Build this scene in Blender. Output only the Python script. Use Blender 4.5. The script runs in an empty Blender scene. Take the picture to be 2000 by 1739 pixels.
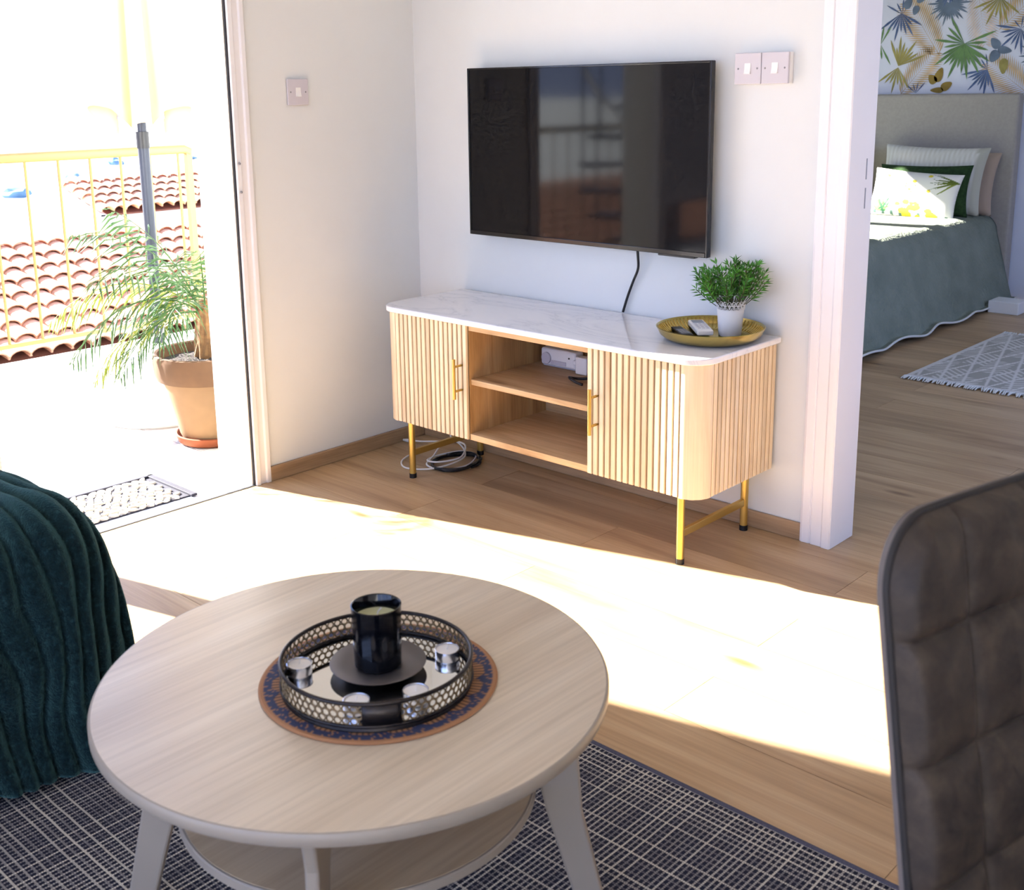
import bpy, bmesh, math, random
from math import sin, cos, pi, radians, sqrt, floor
from mathutils import Vector, Matrix

S = bpy.context.scene
C = S.collection
random.seed(7)

# ------------------------------------------------------------------ camera
def make_camera():
    cd = bpy.data.cameras.new('camera')
    cam = bpy.data.objects.new('camera', cd)
    C.objects.link(cam)
    yaw, pitch, roll = radians(43.4974938), radians(12.66760564), radians(-0.82505711)
    f = Vector((-sin(yaw) * cos(pitch), cos(yaw) * cos(pitch), -sin(pitch)))
    r = Vector((cos(yaw), sin(yaw), 0))
    u = r.cross(f)
    r2 = r * cos(roll) + u * sin(roll)
    u2 = u * cos(roll) - r * sin(roll)
    m = Matrix.Identity(4)
    for i in range(3):
        m[i][0], m[i][1], m[i][2] = r2[i], u2[i], -f[i]
    m.translation = Vector((3.10127508, -2.84706491, 1.28868554))
    cam.matrix_world = m
    cd.sensor_width = 36
    cd.lens = 2.21284515 / 2 * 36
    cd.shift_x = 0.02596908 / 2
    cd.shift_y = -0.19455953 / 2
    cd.clip_start = 0.05
    cd.clip_end = 3000
    cd.dof.use_dof = True
    cd.dof.focus_distance = 3.6
    cd.dof.aperture_fstop = 9.0
    S.camera = cam
make_camera()

# ------------------------------------------------------------------ light
S.view_settings.view_transform = 'Standard'
S.view_settings.look = 'None'
S.view_settings.gamma = 1
S.view_settings.use_curve_mapping = False
S.view_settings.exposure = -0.15
SKY = 3.0
SUN = 60.0
cy = S.cycles
cy.max_bounces, cy.diffuse_bounces, cy.glossy_bounces, cy.transmission_bounces = 5, 3, 3, 1
cy.caustics_reflective = cy.caustics_refractive = False
cy.sample_clamp_indirect = 8
cy.use_adaptive_sampling = True
cy.adaptive_threshold = 0.05
cy.adaptive_min_samples = 8
w = bpy.data.worlds.new('sky')
S.world = w
w.use_nodes = True
wn, wl = w.node_tree.nodes, w.node_tree.links
bg = wn['Background']
bg.inputs[1].default_value = SKY
tc = wn.new('ShaderNodeTexCoord')
sp = wn.new('ShaderNodeSeparateXYZ')
mr = wn.new('ShaderNodeMapRange')
mr.inputs[1].default_value = -1
mr.inputs[2].default_value = 1
rp = wn.new('ShaderNodeValToRGB')
wl.new(tc.outputs['Generated'], sp.inputs[0])
wl.new(sp.outputs[2], mr.inputs[0])
wl.new(mr.outputs[0], rp.inputs[0])
wl.new(rp.outputs[0], bg.inputs[0])
e = rp.color_ramp.elements
e[0].position, e[0].color = 0.46, (0.55, 0.58, 0.62, 1)
e[1].position, e[1].color = 1.0, (0.45, 0.68, 1.3, 1)
k = e.new(0.5); k.color = (0.82, 1.0, 1.6, 1)
k = e.new(0.62); k.color = (0.6, 0.82, 1.5, 1)

sl = bpy.data.lights.new('sun', 'SUN')
sl.energy = SUN
sl.angle = radians(0.9)
sl.color = (1.0, 0.955, 0.89)
so = bpy.data.objects.new('sun', sl)
C.objects.link(so)
SUN_EL, SUN_SLOPE = radians(31), 0.275
h = Vector((1, SUN_SLOPE, 0)).normalized() * cos(SUN_EL)
sd = Vector((h.x, h.y, -sin(SUN_EL)))
so.rotation_euler = sd.to_track_quat('-Z', 'Y').to_euler()
so.location = (-6, -3, 6)

def portal(name, loc, rot, sx, sy):
    l = bpy.data.lights.new(name, 'AREA')
    l.shape = 'RECTANGLE'
    l.size, l.size_y = sx, sy
    l.cycles.is_portal = True
    o = bpy.data.objects.new(name, l)
    C.objects.link(o)
    o.location = loc
    o.rotation_euler = rot
portal('balcony_door_portal', (-0.22, -1.215, 1.05), (0, radians(-90), 0), 2.1, 0.86)
portal('added_window_portal', (2.3, -4.45, 1.2), (radians(90), 0, 0), 4.2, 2.3)  # portal for the added window behind the camera
portal('bedroom_window_portal', (-1.47, 2.9, 1.35), (0, radians(-90), 0), 0.9, 1.5)
portal('added_bedroom_window_portal', (3.47, 1.9, 1.3), (0, radians(90), 0), 1.9, 2.6)  # portal for the unseen window added on the bedroom's right side

# ------------------------------------------------------------------ helpers
ORG = {}
def org(o):
    return ORG[o.name] if o is not None else Vector((0, 0, 0))

def link(name, data, parent=None):
    o = bpy.data.objects.new(name, data)
    C.objects.link(o)
    o.parent = parent
    return o

def tag(o, label=None, cat=None, group=None, kind=None):
    if label: o['label'] = label
    if cat: o['category'] = cat
    if group: o['group'] = group
    if kind: o['kind'] = kind
    return o

def thing(name, loc, label, cat, group=None):
    o = link(name, None)
    o.location = loc
    o.empty_display_size = 0.05
    ORG[o.name] = Vector(loc)
    return tag(o, label, cat, group)

class MB:
    def __init__(s):
        s.v, s.f, s.c = [], [], None
    def add(s, vs, fs):
        n = len(s.v)
        s.v += [tuple(q) for q in vs]
        s.f += [tuple(i + n for i in q) for q in fs]
        return s
    def box(s, x0, x1, y0, y1, z0, z1):
        return s.add([(x0, y0, z0), (x1, y0, z0), (x1, y1, z0), (x0, y1, z0), (x0, y0, z1), (x1, y0, z1), (x1, y1, z1), (x0, y1, z1)],
                     [(3, 2, 1, 0), (4, 5, 6, 7), (0, 1, 5, 4), (1, 2, 6, 5), (2, 3, 7, 6), (3, 0, 4, 7)])
    def obox(s, c, ax, ay, az):
        c, ax, ay, az = Vector(c), Vector(ax), Vector(ay), Vector(az)
        vs = [c + ax * i + ay * j + az * k for k in (-1, 1) for i, j in ((-1, -1), (1, -1), (1, 1), (-1, 1))]
        return s.add(vs, [(3, 2, 1, 0), (4, 5, 6, 7), (0, 1, 5, 4), (1, 2, 6, 5), (2, 3, 7, 6), (3, 0, 4, 7)])
    def prism(s, pts, z0, z1):
        n = len(pts)
        vs = [(x, y, z0) for x, y in pts] + [(x, y, z1) for x, y in pts]
        return s.add(vs, [tuple(range(n - 1, -1, -1)), tuple(range(n, 2 * n))] + [(i, (i + 1) % n, n + (i + 1) % n, n + i) for i in range(n)])
    def lathe(s, prof, n=32, c=(0, 0, 0), close=True, mod=None):
        c = Vector(c)
        vs, fs = [], []
        for r, z in prof:
            for i in range(n):
                a = 2 * pi * i / n
                rr = r * (mod(a, z) if mod else 1)
                vs.append((c.x + rr * cos(a), c.y + rr * sin(a), c.z + z))
        m = len(prof)
        for j in range(m - 1):
            for i in range(n):
                i2 = (i + 1) % n
                fs.append((j * n + i, j * n + i2, (j + 1) * n + i2, (j + 1) * n + i))
        if close:
            fs.append(tuple(range(n - 1, -1, -1)))
            fs.append(tuple(range((m - 1) * n, m * n)))
        return s.add(vs, fs)
    def tube(s, pts, r, n=8, cap=True, closed=False):
        pts = [Vector(q) for q in pts]
        m = len(pts)
        rs = r if isinstance(r, (list, tuple)) else [r] * m
        vs, fs = [], []
        prev = None
        for i in range(m):
            if closed:
                t = (pts[(i + 1) % m] - pts[i - 1]).normalized()
            else:
                t = (pts[min(i + 1, m - 1)] - pts[max(i - 1, 0)]).normalized()
            if prev is None:
                a = Vector((0, 0, 1)) if abs(t.z) < 0.9 else Vector((1, 0, 0))
                u = (a - t * a.dot(t)).normalized()
            else:
                u = (prev - t * prev.dot(t)).normalized()
            prev = u
            b = t.cross(u)
            for k in range(n):
                g = 2 * pi * k / n
                vs.append(pts[i] + u * (rs[i] * cos(g)) + b * (rs[i] * sin(g)))
        for i in range(m if closed else m - 1):
            i2 = (i + 1) % m
            for k in range(n):
                k2 = (k + 1) % n
                fs.append((i * n + k, i * n + k2, i2 * n + k2, i2 * n + k))
        if cap and not closed:
            fs.append(tuple(range(n - 1, -1, -1)))
            fs.append(tuple(range((m - 1) * n, m * n)))
        return s.add(vs, fs)
    def grid(s, fn, nu, nv, wrapu=False):
        vs = [fn(i / nu, j / nv) for j in range(nv + 1) for i in range(nu if wrapu else nu + 1)]
        w_ = nu if wrapu else nu + 1
        fs = []
        for j in range(nv):
            for i in range(nu):
                i2 = (i + 1) % w_
                fs.append((j * w_ + i, j * w_ + i2, (j + 1) * w_ + i2, (j + 1) * w_ + i))
        return s.add(vs, fs)
    def mesh(s, name, off=Vector((0, 0, 0))):
        me = bpy.data.meshes.new(name)
        me.from_pydata([(a - off.x, b - off.y, c - off.z) for a, b, c in s.v], [], s.f)
        me.update()
        return me
    def build(s, name, mat, parent=None, smooth=0, bevel=0, segs=2, subsurf=0, center=True):
        if parent is not None:
            off = org(parent)
        elif center:
            xs, ys, zs = zip(*s.v)
            off = Vector(((min(xs) + max(xs)) / 2, (min(ys) + max(ys)) / 2, min(zs)))
        else:
            off = Vector((0, 0, 0))
        me = s.mesh(name, off)
        bm = bmesh.new(); bm.from_mesh(me)
        bmesh.ops.recalc_face_normals(bm, faces=bm.faces)
        bm.to_mesh(me); bm.free()
        if mat: me.materials.append(mat)
        if smooth:
            me.polygons.foreach_set('use_smooth', [True] * len(me.polygons))
            if smooth != 1:
                me.set_sharp_from_angle(angle=radians(smooth))
        o = link(name, me, parent)
        if parent is None:
            o.location = off
        ORG[o.name] = off if parent is None else org(parent)
        if bevel:
            b = o.modifiers.new('bevel', 'BEVEL')
            b.width, b.segments, b.limit_method = bevel, segs, 'ANGLE'
            b.angle_limit = radians(40)
        if subsurf:
            b = o.modifiers.new('subsurf', 'SUBSURF')
            b.levels = b.render_levels = subsurf
        return o

def piece(name, me, parent, loc, rot=None, scale=None):
    o = link(name, me, parent)
    o.location = Vector(loc) - org(parent)
    if rot: o.rotation_euler = rot
    if scale: o.scale = scale
    ORG[o.name] = Vector(loc)
    return o

def bevelled_box_mesh(name, sx, sy, sz, bev, mat):
    bm = bmesh.new()
    bmesh.ops.create_cube(bm, size=1)
    for v_ in bm.verts:
        v_.co = Vector((v_.co.x * sx, v_.co.y * sy, v_.co.z * sz))
    if bev:
        top = [g for g in bm.edges if all(v_.co.z > 0 for v_ in g.verts)]
        bmesh.ops.bevel(bm, geom=top, offset=bev, segments=1, affect='EDGES')
    me = bpy.data.meshes.new(name)
    bm.to_mesh(me); bm.free()
    if mat: me.materials.append(mat)
    return me

def colour_attr(o, fn):
    me = o.data
    at = me.color_attributes.new('print', 'FLOAT_COLOR', 'POINT')
    off = ORG[o.name]
    buf = []
    for v_ in me.vertices:
        c_ = fn(v_.co + off)
        buf += [c_[0], c_[1], c_[2], 1]
    at.data.foreach_set('color', buf)

def lin(r, g, b):
    f = lambda x: (x / 255 / 12.92) if x / 255 <= .04045 else ((x / 255 + .055) / 1.055) ** 2.4
    return (f(r), f(g), f(b), 1)

# ------------------------------------------------------------------ materials
def base(name, rough=.5, metal=0, spec=.5):
    m = bpy.data.materials.new(name)
    m.use_nodes = True
    b = m.node_tree.nodes['Principled BSDF']
    b.inputs['Roughness'].default_value = rough
    b.inputs['Metallic'].default_value = metal
    b.inputs['Specular IOR Level'].default_value = spec
    return m, m.node_tree.nodes, m.node_tree.links, b

def coords(N, L, scale=(1, 1, 1), rnd=True):
    t = N.new('ShaderNodeTexCoord')
    mp = N.new('ShaderNodeMapping')
    mp.inputs['Scale'].default_value = scale
    if rnd:
        oi = N.new('ShaderNodeObjectInfo')
        mu = N.new('ShaderNodeVectorMath'); mu.operation = 'SCALE'
        mu.inputs[0].default_value = (7.3, 11.1, 5.7)
        L.new(oi.outputs['Random'], mu.inputs['Scale'])
        ad = N.new('ShaderNodeVectorMath')
        L.new(t.outputs['Object'], ad.inputs[0])
        L.new(mu.outputs[0], ad.inputs[1])
        L.new(ad.outputs[0], mp.inputs[0])
    else:
        L.new(t.outputs['Object'], mp.inputs[0])
    return mp.outputs[0]

def noise(N, L, vec, scale, detail=3, rough=.55, dist=0):
    n = N.new('ShaderNodeTexNoise')
    n.inputs['Scale'].default_value = scale
    n.inputs['Detail'].default_value = detail
    n.inputs['Roughness'].default_value = rough
    n.inputs['Distortion'].default_value = dist
    L.new(vec, n.inputs['Vector'])
    return n.outputs[0]

def ramp(N, L, fac, stops):
    r = N.new('ShaderNodeValToRGB')
    el = r.color_ramp.elements
    el[0].position, el[0].color = stops[0]
    el[1].position, el[1].color = stops[-1]
    for p_, c_ in stops[1:-1]:
        q = el.new(p_); q.color = c_
    L.new(fac, r.inputs[0])
    return r.outputs[0]

def bump(N, L, b, hgt, strength=.2, dist=.005):
    bp = N.new('ShaderNodeBump')
    bp.inputs['Strength'].default_value = strength
    bp.inputs['Distance'].default_value = dist
    L.new(hgt, bp.inputs['Height'])
    L.new(bp.outputs[0], b.inputs['Normal'])

def plain(name, col, rough=.5, metal=0, spec=.5, var=.06, vscale=6, bmp=0, bscale=200, bdist=.002):
    m, N, L, b = base(name, rough, metal, spec)
    v = coords(N, L, rnd=False)
    c0 = tuple(min(1, x * (1 - var)) for x in col[:3]) + (1,)
    c1 = tuple(min(1, x * (1 + var)) for x in col[:3]) + (1,)
    L.new(ramp(N, L, noise(N, L, v, vscale), [(.3, c0), (.7, c1)]), b.inputs['Base Color'])
    if bmp:
        bump(N, L, b, noise(N, L, v, bscale, 4), bmp, bdist)
    return m

def wood(name, c0, c1, c2, grain='x', scale=1.0, rough=.5, spec=.4, fine=.25, knots=False):
    m, N, L, b = base(name, rough, 0, spec)
    g = {'x': (.9, 9, 9), 'y': (9, .9, 9), 'z': (9, 9, .9)}[grain]
    v = coords(N, L, tuple(q * scale for q in g))
    big = noise(N, L, v, 1.2, 4, .6, .8)
    col = ramp(N, L, big, [(.28, c0), (.5, c1), (.72, c2)])
    gf = {'x': (4, 160, 160), 'y': (160, 4, 160), 'z': (160, 160, 4)}[grain]
    v2 = coords(N, L, tuple(q * scale for q in gf))
    fn_ = noise(N, L, v2, 1.0, 3, .6)
    mx = N.new('ShaderNodeMixRGB'); mx.blend_type = 'MULTIPLY'
    mx.inputs[0].default_value = fine
    L.new(col, mx.inputs[1])
    L.new(ramp(N, L, fn_, [(.3, (.45, .42, .4, 1)), (.62, (1, 1, 1, 1))]), mx.inputs[2])
    out = mx.outputs[0]
    if knots:
        vo = N.new('ShaderNodeTexVoronoi')
        vo.inputs['Scale'].default_value = 1.0
        kk = {'x': (1.6, 5, 5), 'y': (5, 1.6, 5), 'z': (5, 5, 1.6)}[grain]
        L.new(coords(N, L, kk), vo.inputs['Vector'])
        m2 = N.new('ShaderNodeMixRGB'); m2.blend_type = 'MULTIPLY'
        m2.inputs[0].default_value = .8
        L.new(out, m2.inputs[1])
        L.new(ramp(N, L, vo.outputs['Distance'], [(.03, (.35, .25, .18, 1)), (.1, (1, 1, 1, 1))]), m2.inputs[2])
        out = m2.outputs[0]
    oi = N.new('ShaderNodeObjectInfo')
    hs = N.new('ShaderNodeHueSaturation')
    mrn = N.new('ShaderNodeMapRange')
    mrn.inputs[3].default_value, mrn.inputs[4].default_value = .88, 1.1
    L.new(oi.outputs['Random'], mrn.inputs[0])
    L.new(mrn.outputs[0], hs.inputs['Value'])
    L.new(out, hs.inputs['Color'])
    L.new(hs.outputs[0], b.inputs['Base Color'])
    bump(N, L, b, fn_, .12, .001)
    return m

def printed(name, rough=.8, bmp=.15, bscale=400):
    m, N, L, b = base(name, rough, 0, .3)
    a = N.new('ShaderNodeVertexColor'); a.layer_name = 'print'
    L.new(a.outputs[0], b.inputs['Base Color'])
    v = coords(N, L, rnd=False)
    bump(N, L, b, noise(N, L, v, bscale, 3), bmp, .002)
    return m

M = {}
M['wall'] = plain('wall_paint', lin(224, 228, 229), .7, spec=.3, var=.012, bmp=.05, bscale=160)
M['ceil'] = plain('ceiling_paint', lin(240, 240, 240), .8, var=.01)
M['trim'] = plain('white_lacquer', lin(238, 238, 242), .35, var=.01)
M['plank'] = wood('oak_laminate', lin(154, 121, 86), lin(187, 154, 115), lin(206, 176, 137), 'x', .8, .38, .4, .3, True)
M['skirt'] = wood('oak_skirting', lin(150, 122, 92), lin(178, 148, 114), lin(192, 164, 130), 'x', 1.5, .45, .4, .35)
M['skirty'] = wood('oak_skirting_side', lin(150, 122, 92), lin(178, 148, 114), lin(192, 164, 130), 'y', 1.5, .45, .4, .35)
M['slat'] = wood('mango_slat', lin(204, 180, 146), lin(226, 206, 174), lin(238, 222, 196), 'z', 1.3, .5, .35, .16)
M['slaty'] = wood('mango_slat_strip', lin(204, 180, 146), lin(226, 206, 174), lin(238, 222, 196), 'y', 1.0, .5, .35, .16)
M['mango'] = wood('mango_board', lin(166, 132, 92), lin(200, 168, 126), lin(218, 192, 152), 'x', 1.2, .5, .35, .35, True)
M['mangov'] = wood('mango_upright', lin(150, 110, 66), lin(190, 150, 100), lin(214, 178, 130), 'z', 1.2, .5, .35, .35, True)
M['groove'] = wood('mango_groove', lin(112, 78, 48), lin(134, 98, 62), lin(150, 112, 76), 'z', 1.5, .7, .2, .3)
M['brass'] = plain('brushed_brass', lin(206, 176, 100), .3, .9, var=.05, bmp=.05, bscale=400)
M['gold'] = plain('gold_tray_metal', lin(202, 180, 108), .25, .95, var=.06)
M['black'] = plain('black_plastic', lin(24, 24, 27), .4, var=.1)
M['blackgloss'] = plain('black_gloss_bezel', lin(12, 12, 15), .12, spec=.5, var=.05)
M['whitep'] = plain('white_plastic', lin(244, 243, 242), .35, var=.01)
M['switchm'] = plain('switch_plastic', lin(206, 202, 210), .35, var=.01)
M['steel'] = plain('steel', lin(150, 150, 155), .3, .9, var=.05)
m, N, L, b = base('tv_screen', .06, 0, .22)
b.inputs['Base Color'].default_value = (.004, .004, .005, 1)
v = coords(N, L, rnd=False)
L.new(ramp(N, L, noise(N, L, v, 3), [(.3, (.05, .05, .05, 1)), (.7, (.07, .07, .07, 1))]), b.inputs['Roughness'])
M['screen'] = m
m, N, L, b = base('white_marble', .12, 0, .5)
v = coords(N, L, (1.2, 2.6, 1), rnd=False)
n1 = noise(N, L, v, 1.7, 7, .6, 1.3)
c_ = ramp(N, L, n1, [(.42, lin(238, 238, 241)), (.485, lin(230, 231, 236)), (.5, lin(214, 216, 223)), (.513, lin(230, 231, 236)), (.6, lin(239, 239, 241))])
L.new(c_, b.inputs['Base Color'])
M['marble'] = m
M['tabletop'] = wood('ash_veneer', lin(186, 168, 144), lin(200, 184, 160), lin(210, 196, 174), 'y', .7, .3, .5, .32)
M['tabledge'] = plain('taupe_lacquer', lin(146, 136, 124), .45, var=.03)
M['shelfv'] = wood('ash_veneer_shelf', lin(172, 150, 122), lin(194, 172, 142), lin(206, 186, 158), 'y', .7, .4, .5, .35)
M['mirror'] = plain('mirror_glass', (.86, .86, .84, 1), .03, 1.0, var=.0)
M['darkmetal'] = plain('dark_bronze', lin(44, 40, 40), .35, .7, var=.15)
M['fili'] = plain('antique_filigree', lin(122, 106, 82), .4, .75, var=.2, vscale=60)
M['saucer'] = plain('gunmetal_saucer', lin(92, 88, 88), .45, .6, var=.05)
M['candleglass'] = plain('black_glass', lin(10, 11, 16), .12, spec=.5, var=.05)
M['wax'] = plain('wax', lin(196, 198, 160), .5, var=.03)
M['waxw'] = plain('white_wax', lin(232, 230, 228), .5, var=.02)
M['alu'] = plain('tealight_alu', lin(200, 202, 212), .25, .95, var=.04)
M['terracotta'] = plain('terracotta', lin(88, 60, 34), .85, var=.14, vscale=9, bmp=.1, bscale=120)
M['terracotta_pale'] = plain('pale_terracotta', lin(118, 90, 60), .85, var=.12, vscale=7, bmp=.1, bscale=120)
M['terracotta_or'] = plain('orange_terracotta', lin(116, 54, 18), .8, var=.08)
M['soil'] = plain('soil', lin(42, 34, 30), .95, var=.5, vscale=90, bmp=.8, bscale=80, bdist=.01)
M['palm'] = plain('palm_leaf', lin(40, 76, 14), .5, var=.35, vscale=14)
M['palm2'] = plain('palm_leaf_yellow', lin(112, 122, 14), .5, var=.2, vscale=14)
M['trunk'] = plain('palm_trunk', lin(116, 84, 50), .9, var=.4, vscale=40, bmp=.6, bscale=60)
M['bush'] = plain('bush_leaf', lin(66, 132, 36), .4, var=.6, vscale=30)
M['bushstem'] = plain('bush_stem', lin(70, 72, 44), .7, var=.2)
M['polegrey'] = plain('parasol_pole_grey', lin(46, 50, 62), .4, .3, var=.04)
M['canvas'] = plain('parasol_canvas', lin(214, 184, 140), .9, var=.03)
M['concrete'] = plain('white_concrete', lin(214, 212, 206), .7, var=.04, vscale=14)
M['rail'] = plain('cream_railing_paint', lin(122, 98, 46), .5, var=.04)
M['tile'] = plain('terrace_tile', lin(214, 204, 190), .6, var=.05, vscale=5)
M['grout'] = plain('grout', lin(150, 142, 132), .9, var=.08)
M['roof'] = plain('roof_tile_clay', lin(214, 150, 110), .85, var=.2, vscale=3)
M['roofbed'] = plain('roof_bed', lin(120, 72, 52), .95, var=.15)
M['extwall'] = plain('exterior_render', lin(238, 236, 230), .85, var=.02)
M['ground'] = plain('far_ground', lin(206, 208, 200), .95, var=.15, vscale=.05)
M['fartree'] = plain('hazed_foliage', lin(88, 116, 138), .95, var=.3, vscale=.6)  # distance haze mixed into the leaf colour, paler and bluer
M['matbase'] = plain('doormat_rubber', lin(38, 36, 48), .8, var=.15)
M['matstone'] = plain('doormat_pebble', lin(196, 188, 176), .8, var=.08, vscale=20)
M['head'] = plain('grey_linen', lin(168, 162, 154), .95, spec=.2, var=.05, vscale=60, bmp=.3, bscale=500)
M['whitefab'] = plain('white_fabric', lin(222, 220, 214), .9, spec=.2, var=.03)
M['greenfab'] = plain('green_velvet', lin(44, 66, 36), .9, spec=.2, var=.25, vscale=60, bmp=.3, bscale=150)
M['pinkfab'] = plain('beige_linen', lin(176, 156, 138), .9, spec=.2, var=.04)
M['darkwood'] = plain('bed_base_dark', lin(60, 52, 46), .8, var=.1)
M['sofafab'] = plain('sofa_charcoal', lin(38, 40, 44), .95, spec=.1, var=.1, bmp=.3, bscale=300)
M['chairback'] = plain('chair_back_grey', lin(112, 104, 100), .85, spec=.2, var=.06, vscale=50)
M['piping'] = plain('chair_piping', lin(30, 27, 28), .7, var=.1)
M['print'] = printed('printed_cloth')
M['printmat'] = printed('printed_mat', .75, .3, 260)

m, N, L, b = base('chair_suede', .62, 0, .35)
v = coords(N, L, rnd=False)
n1 = noise(N, L, v, 26, 6, .65, .4)
L.new(ramp(N, L, n1, [(.3, lin(38, 32, 29)), (.5, lin(54, 46, 40)), (.72, lin(72, 62, 52))]), b.inputs['Base Color'])
bump(N, L, b, noise(N, L, v, 180, 4), .15, .002)
M['suede'] = m

m, N, L, b = base('teal_plush', .95, 0, .1)
v = coords(N, L, rnd=False)
n1 = noise(N, L, v, 90, 5, .7)
L.new(ramp(N, L, n1, [(.3, lin(9, 20, 22)), (.55, lin(17, 36, 38)), (.75, lin(38, 64, 67))]), b.inputs['Base Color'])
b.inputs['Sheen Weight'].default_value = .6
b.inputs['Sheen Roughness'].default_value = .4
b.inputs['Sheen Tint'].default_value = lin(130, 190, 195)
bump(N, L, b, noise(N, L, v, 260, 4, .7), .7, .006)
M['plush'] = m

m, N, L, b = base('sage_quilt', .95, 0, .15)
v = coords(N, L, rnd=False)
n1 = noise(N, L, v, 5, 3)
L.new(ramp(N, L, n1, [(.3, lin(122, 129, 116)), (.7, lin(140, 146, 132))]), b.inputs['Base Color'])
vo = N.new('ShaderNodeTexVoronoi'); vo.inputs['Scale'].default_value = 55
L.new(v, vo.inputs['Vector'])
bump(N, L, b, vo.outputs['Distance'], .6, .006)
M['quilt'] = m

def woven_rug():
    m, N, L, b = base('woven_rug', .95, 0, .15)
    t = N.new('ShaderNodeTexCoord')
    s_ = N.new('ShaderNodeSeparateXYZ')
    L.new(t.outputs['Object'], s_.inputs[0])
    def mth(op, a, b_=None):
        q = N.new('ShaderNodeMath'); q.operation = op
        for i, x in enumerate((a, b_)):
            if x is None: continue
            if isinstance(x, (int, float)): q.inputs[i].default_value = x
            else: L.new(x, q.inputs[i])
        return q.outputs[0]
    wob = mth('MULTIPLY', mth('SUBTRACT', noise(N, L, t.outputs['Object'], 9, 2), .5), .004)
    def lines(axis, period, width):
        q = mth('DIVIDE', mth('ADD', axis, wob), period)
        fr = mth('FRACT', q)
        idx = mth('FLOOR', q)
        wn_ = N.new('ShaderNodeTexWhiteNoise'); wn_.noise_dimensions = '1D'
        L.new(idx, wn_.inputs['W'])
        return mth('LESS_THAN', fr, width), wn_.outputs['Value'], fr
    ax, rx, fx = lines(s_.outputs[0], .0105, .34)
    ay, ry, fy = lines(s_.outputs[1], .0135, .30)
    beadx = mth('ADD', mth('MULTIPLY', mth('SINE', mth('MULTIPLY', s_.outputs[1], 2 * pi / .0046)), .5), .5)
    beady = mth('ADD', mth('MULTIPLY', mth('SINE', mth('MULTIPLY', s_.outputs[0], 2 * pi / .0042)), .5), .5)
    bx = mth('MULTIPLY', mth('MULTIPLY', ax, mth('ADD', .42, mth('MULTIPLY', mth('POWER', rx, 1.6), .6))), mth('ADD', .5, mth('MULTIPLY', beadx, .5)))
    by = mth('MULTIPLY', mth('MULTIPLY', ay, mth('ADD', .28, mth('MULTIPLY', mth('POWER', ry, 1.8), .7))), mth('ADD', .5, mth('MULTIPLY', beady, .5)))
    tot = mth('MAXIMUM', bx, by)
    L.new(ramp(N, L, tot, [(0, lin(34, 34, 46)), (.3, lin(92, 90, 96)), (.6, lin(182, 176, 164)), (1, lin(226, 218, 198))]), b.inputs['Base Color'])
    bump(N, L, b, tot, .8, .004)
    return m
M['rug'] = woven_rug()

# ------------------------------------------------------------------ structure: floors
ROOM_Z = 2.55
fl = MB().box(-1.3, 4.6, -4.4, 4.3, -.12, -.0115).build('floor', M['groove'], center=False)
tag(fl, kind='structure')
PL, PW, G = 1.28, .19, .0014
full = bevelled_box_mesh('plank', PL - G, PW - G, .0115, 0, M['plank'])
cache = {}
def plank(x0, x1, y0, y1):
    if x1 - x0 < .02: return
    if abs(x1 - x0 - PL) < 1e-4 and abs(y1 - y0 - PW) < 1e-4:
        me = full
    else:
        key = (round(x1 - x0, 3), round(y1 - y0, 3))
        if key not in cache:
            cache[key] = bevelled_box_mesh('plank', x1 - x0 - G, y1 - y0 - G, .0115, 0, M['plank'])
        me = cache[key]
    piece('plank', me, fl, ((x0 + x1) / 2, (y0 + y1) / 2, -.00575))
for kx in range(-22, 26):
    ya = -.464 + PW * kx
    yb = ya + PW
    ya, yb = max(ya, -4.4), min(yb, 4.3)
    if yb - ya < .02: continue
    lo, hi = (0, 4.6) if yb < .05 else ((0, 4.6) if ya < .05 else (-1.3, 3.3))
    offx = .57 if kx % 2 else 1.147
    x = offx - PL * 4
    while x < hi:
        a, b_ = max(x, lo), min(x + PL, hi)
        if b_ > a: plank(a, b_, ya, yb)
        x += PL

# ------------------------------------------------------------------ structure: walls
YD0, YD1 = -1.615, -.724          # balcony door rough opening
wl_ = MB()
wl_.box(-.2, 0, YD1, 0, 0, ROOM_Z).box(-.2, 0, -4.4, -2.4, 0, ROOM_Z).box(-.2, 0, -2.4, YD1, 2.13, ROOM_Z)
tag(wl_.build('wall_left', M['wall'], center=False), kind='structure')
wb = MB()
wb.box(-1.3, 1.694, 0, .123, -.02, ROOM_Z).box(2.56, 4.6, 0, .123, 0, ROOM_Z).box(1.694, 2.56, 0, .123, 2.06, ROOM_Z)
tag(wb.build('wall_back', M['wall'], center=False), kind='structure')
tag(MB().box(4.6, 4.75, -4.4, .123, 0, ROOM_Z).build('wall_right', M['wall'], center=False), kind='structure')
wf = MB()
wf.box(0, .25, -4.6, -4.4, 0, ROOM_Z).box(4.35, 4.6, -4.6, -4.4, 0, ROOM_Z).box(.25, 4.35, -4.6, -4.4, 2.35, ROOM_Z)
tag(wf.build('wall_front', M['wall'], center=False), kind='structure')
tag(MB().box(-.2, 4.75, -4.6, .123, ROOM_Z, ROOM_Z + .15).build('ceiling', M['ceil'], center=False), kind='structure')
wfr = MB()
for xx in (.25, 1.6, 2.95, 4.29):
    wfr.box(xx, xx + .06, -4.56, -4.48, 0, 2.35)
wfr.box(.25, 4.35, -4.56, -4.48, 2.29, 2.35).box(.25, 4.35, -4.56, -4.48, 0, .05)
tag(wfr.build('added_window_1', M['trim'], center=False), kind='structure')  # unseen glazing added behind the camera as daylight fill for the room
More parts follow.
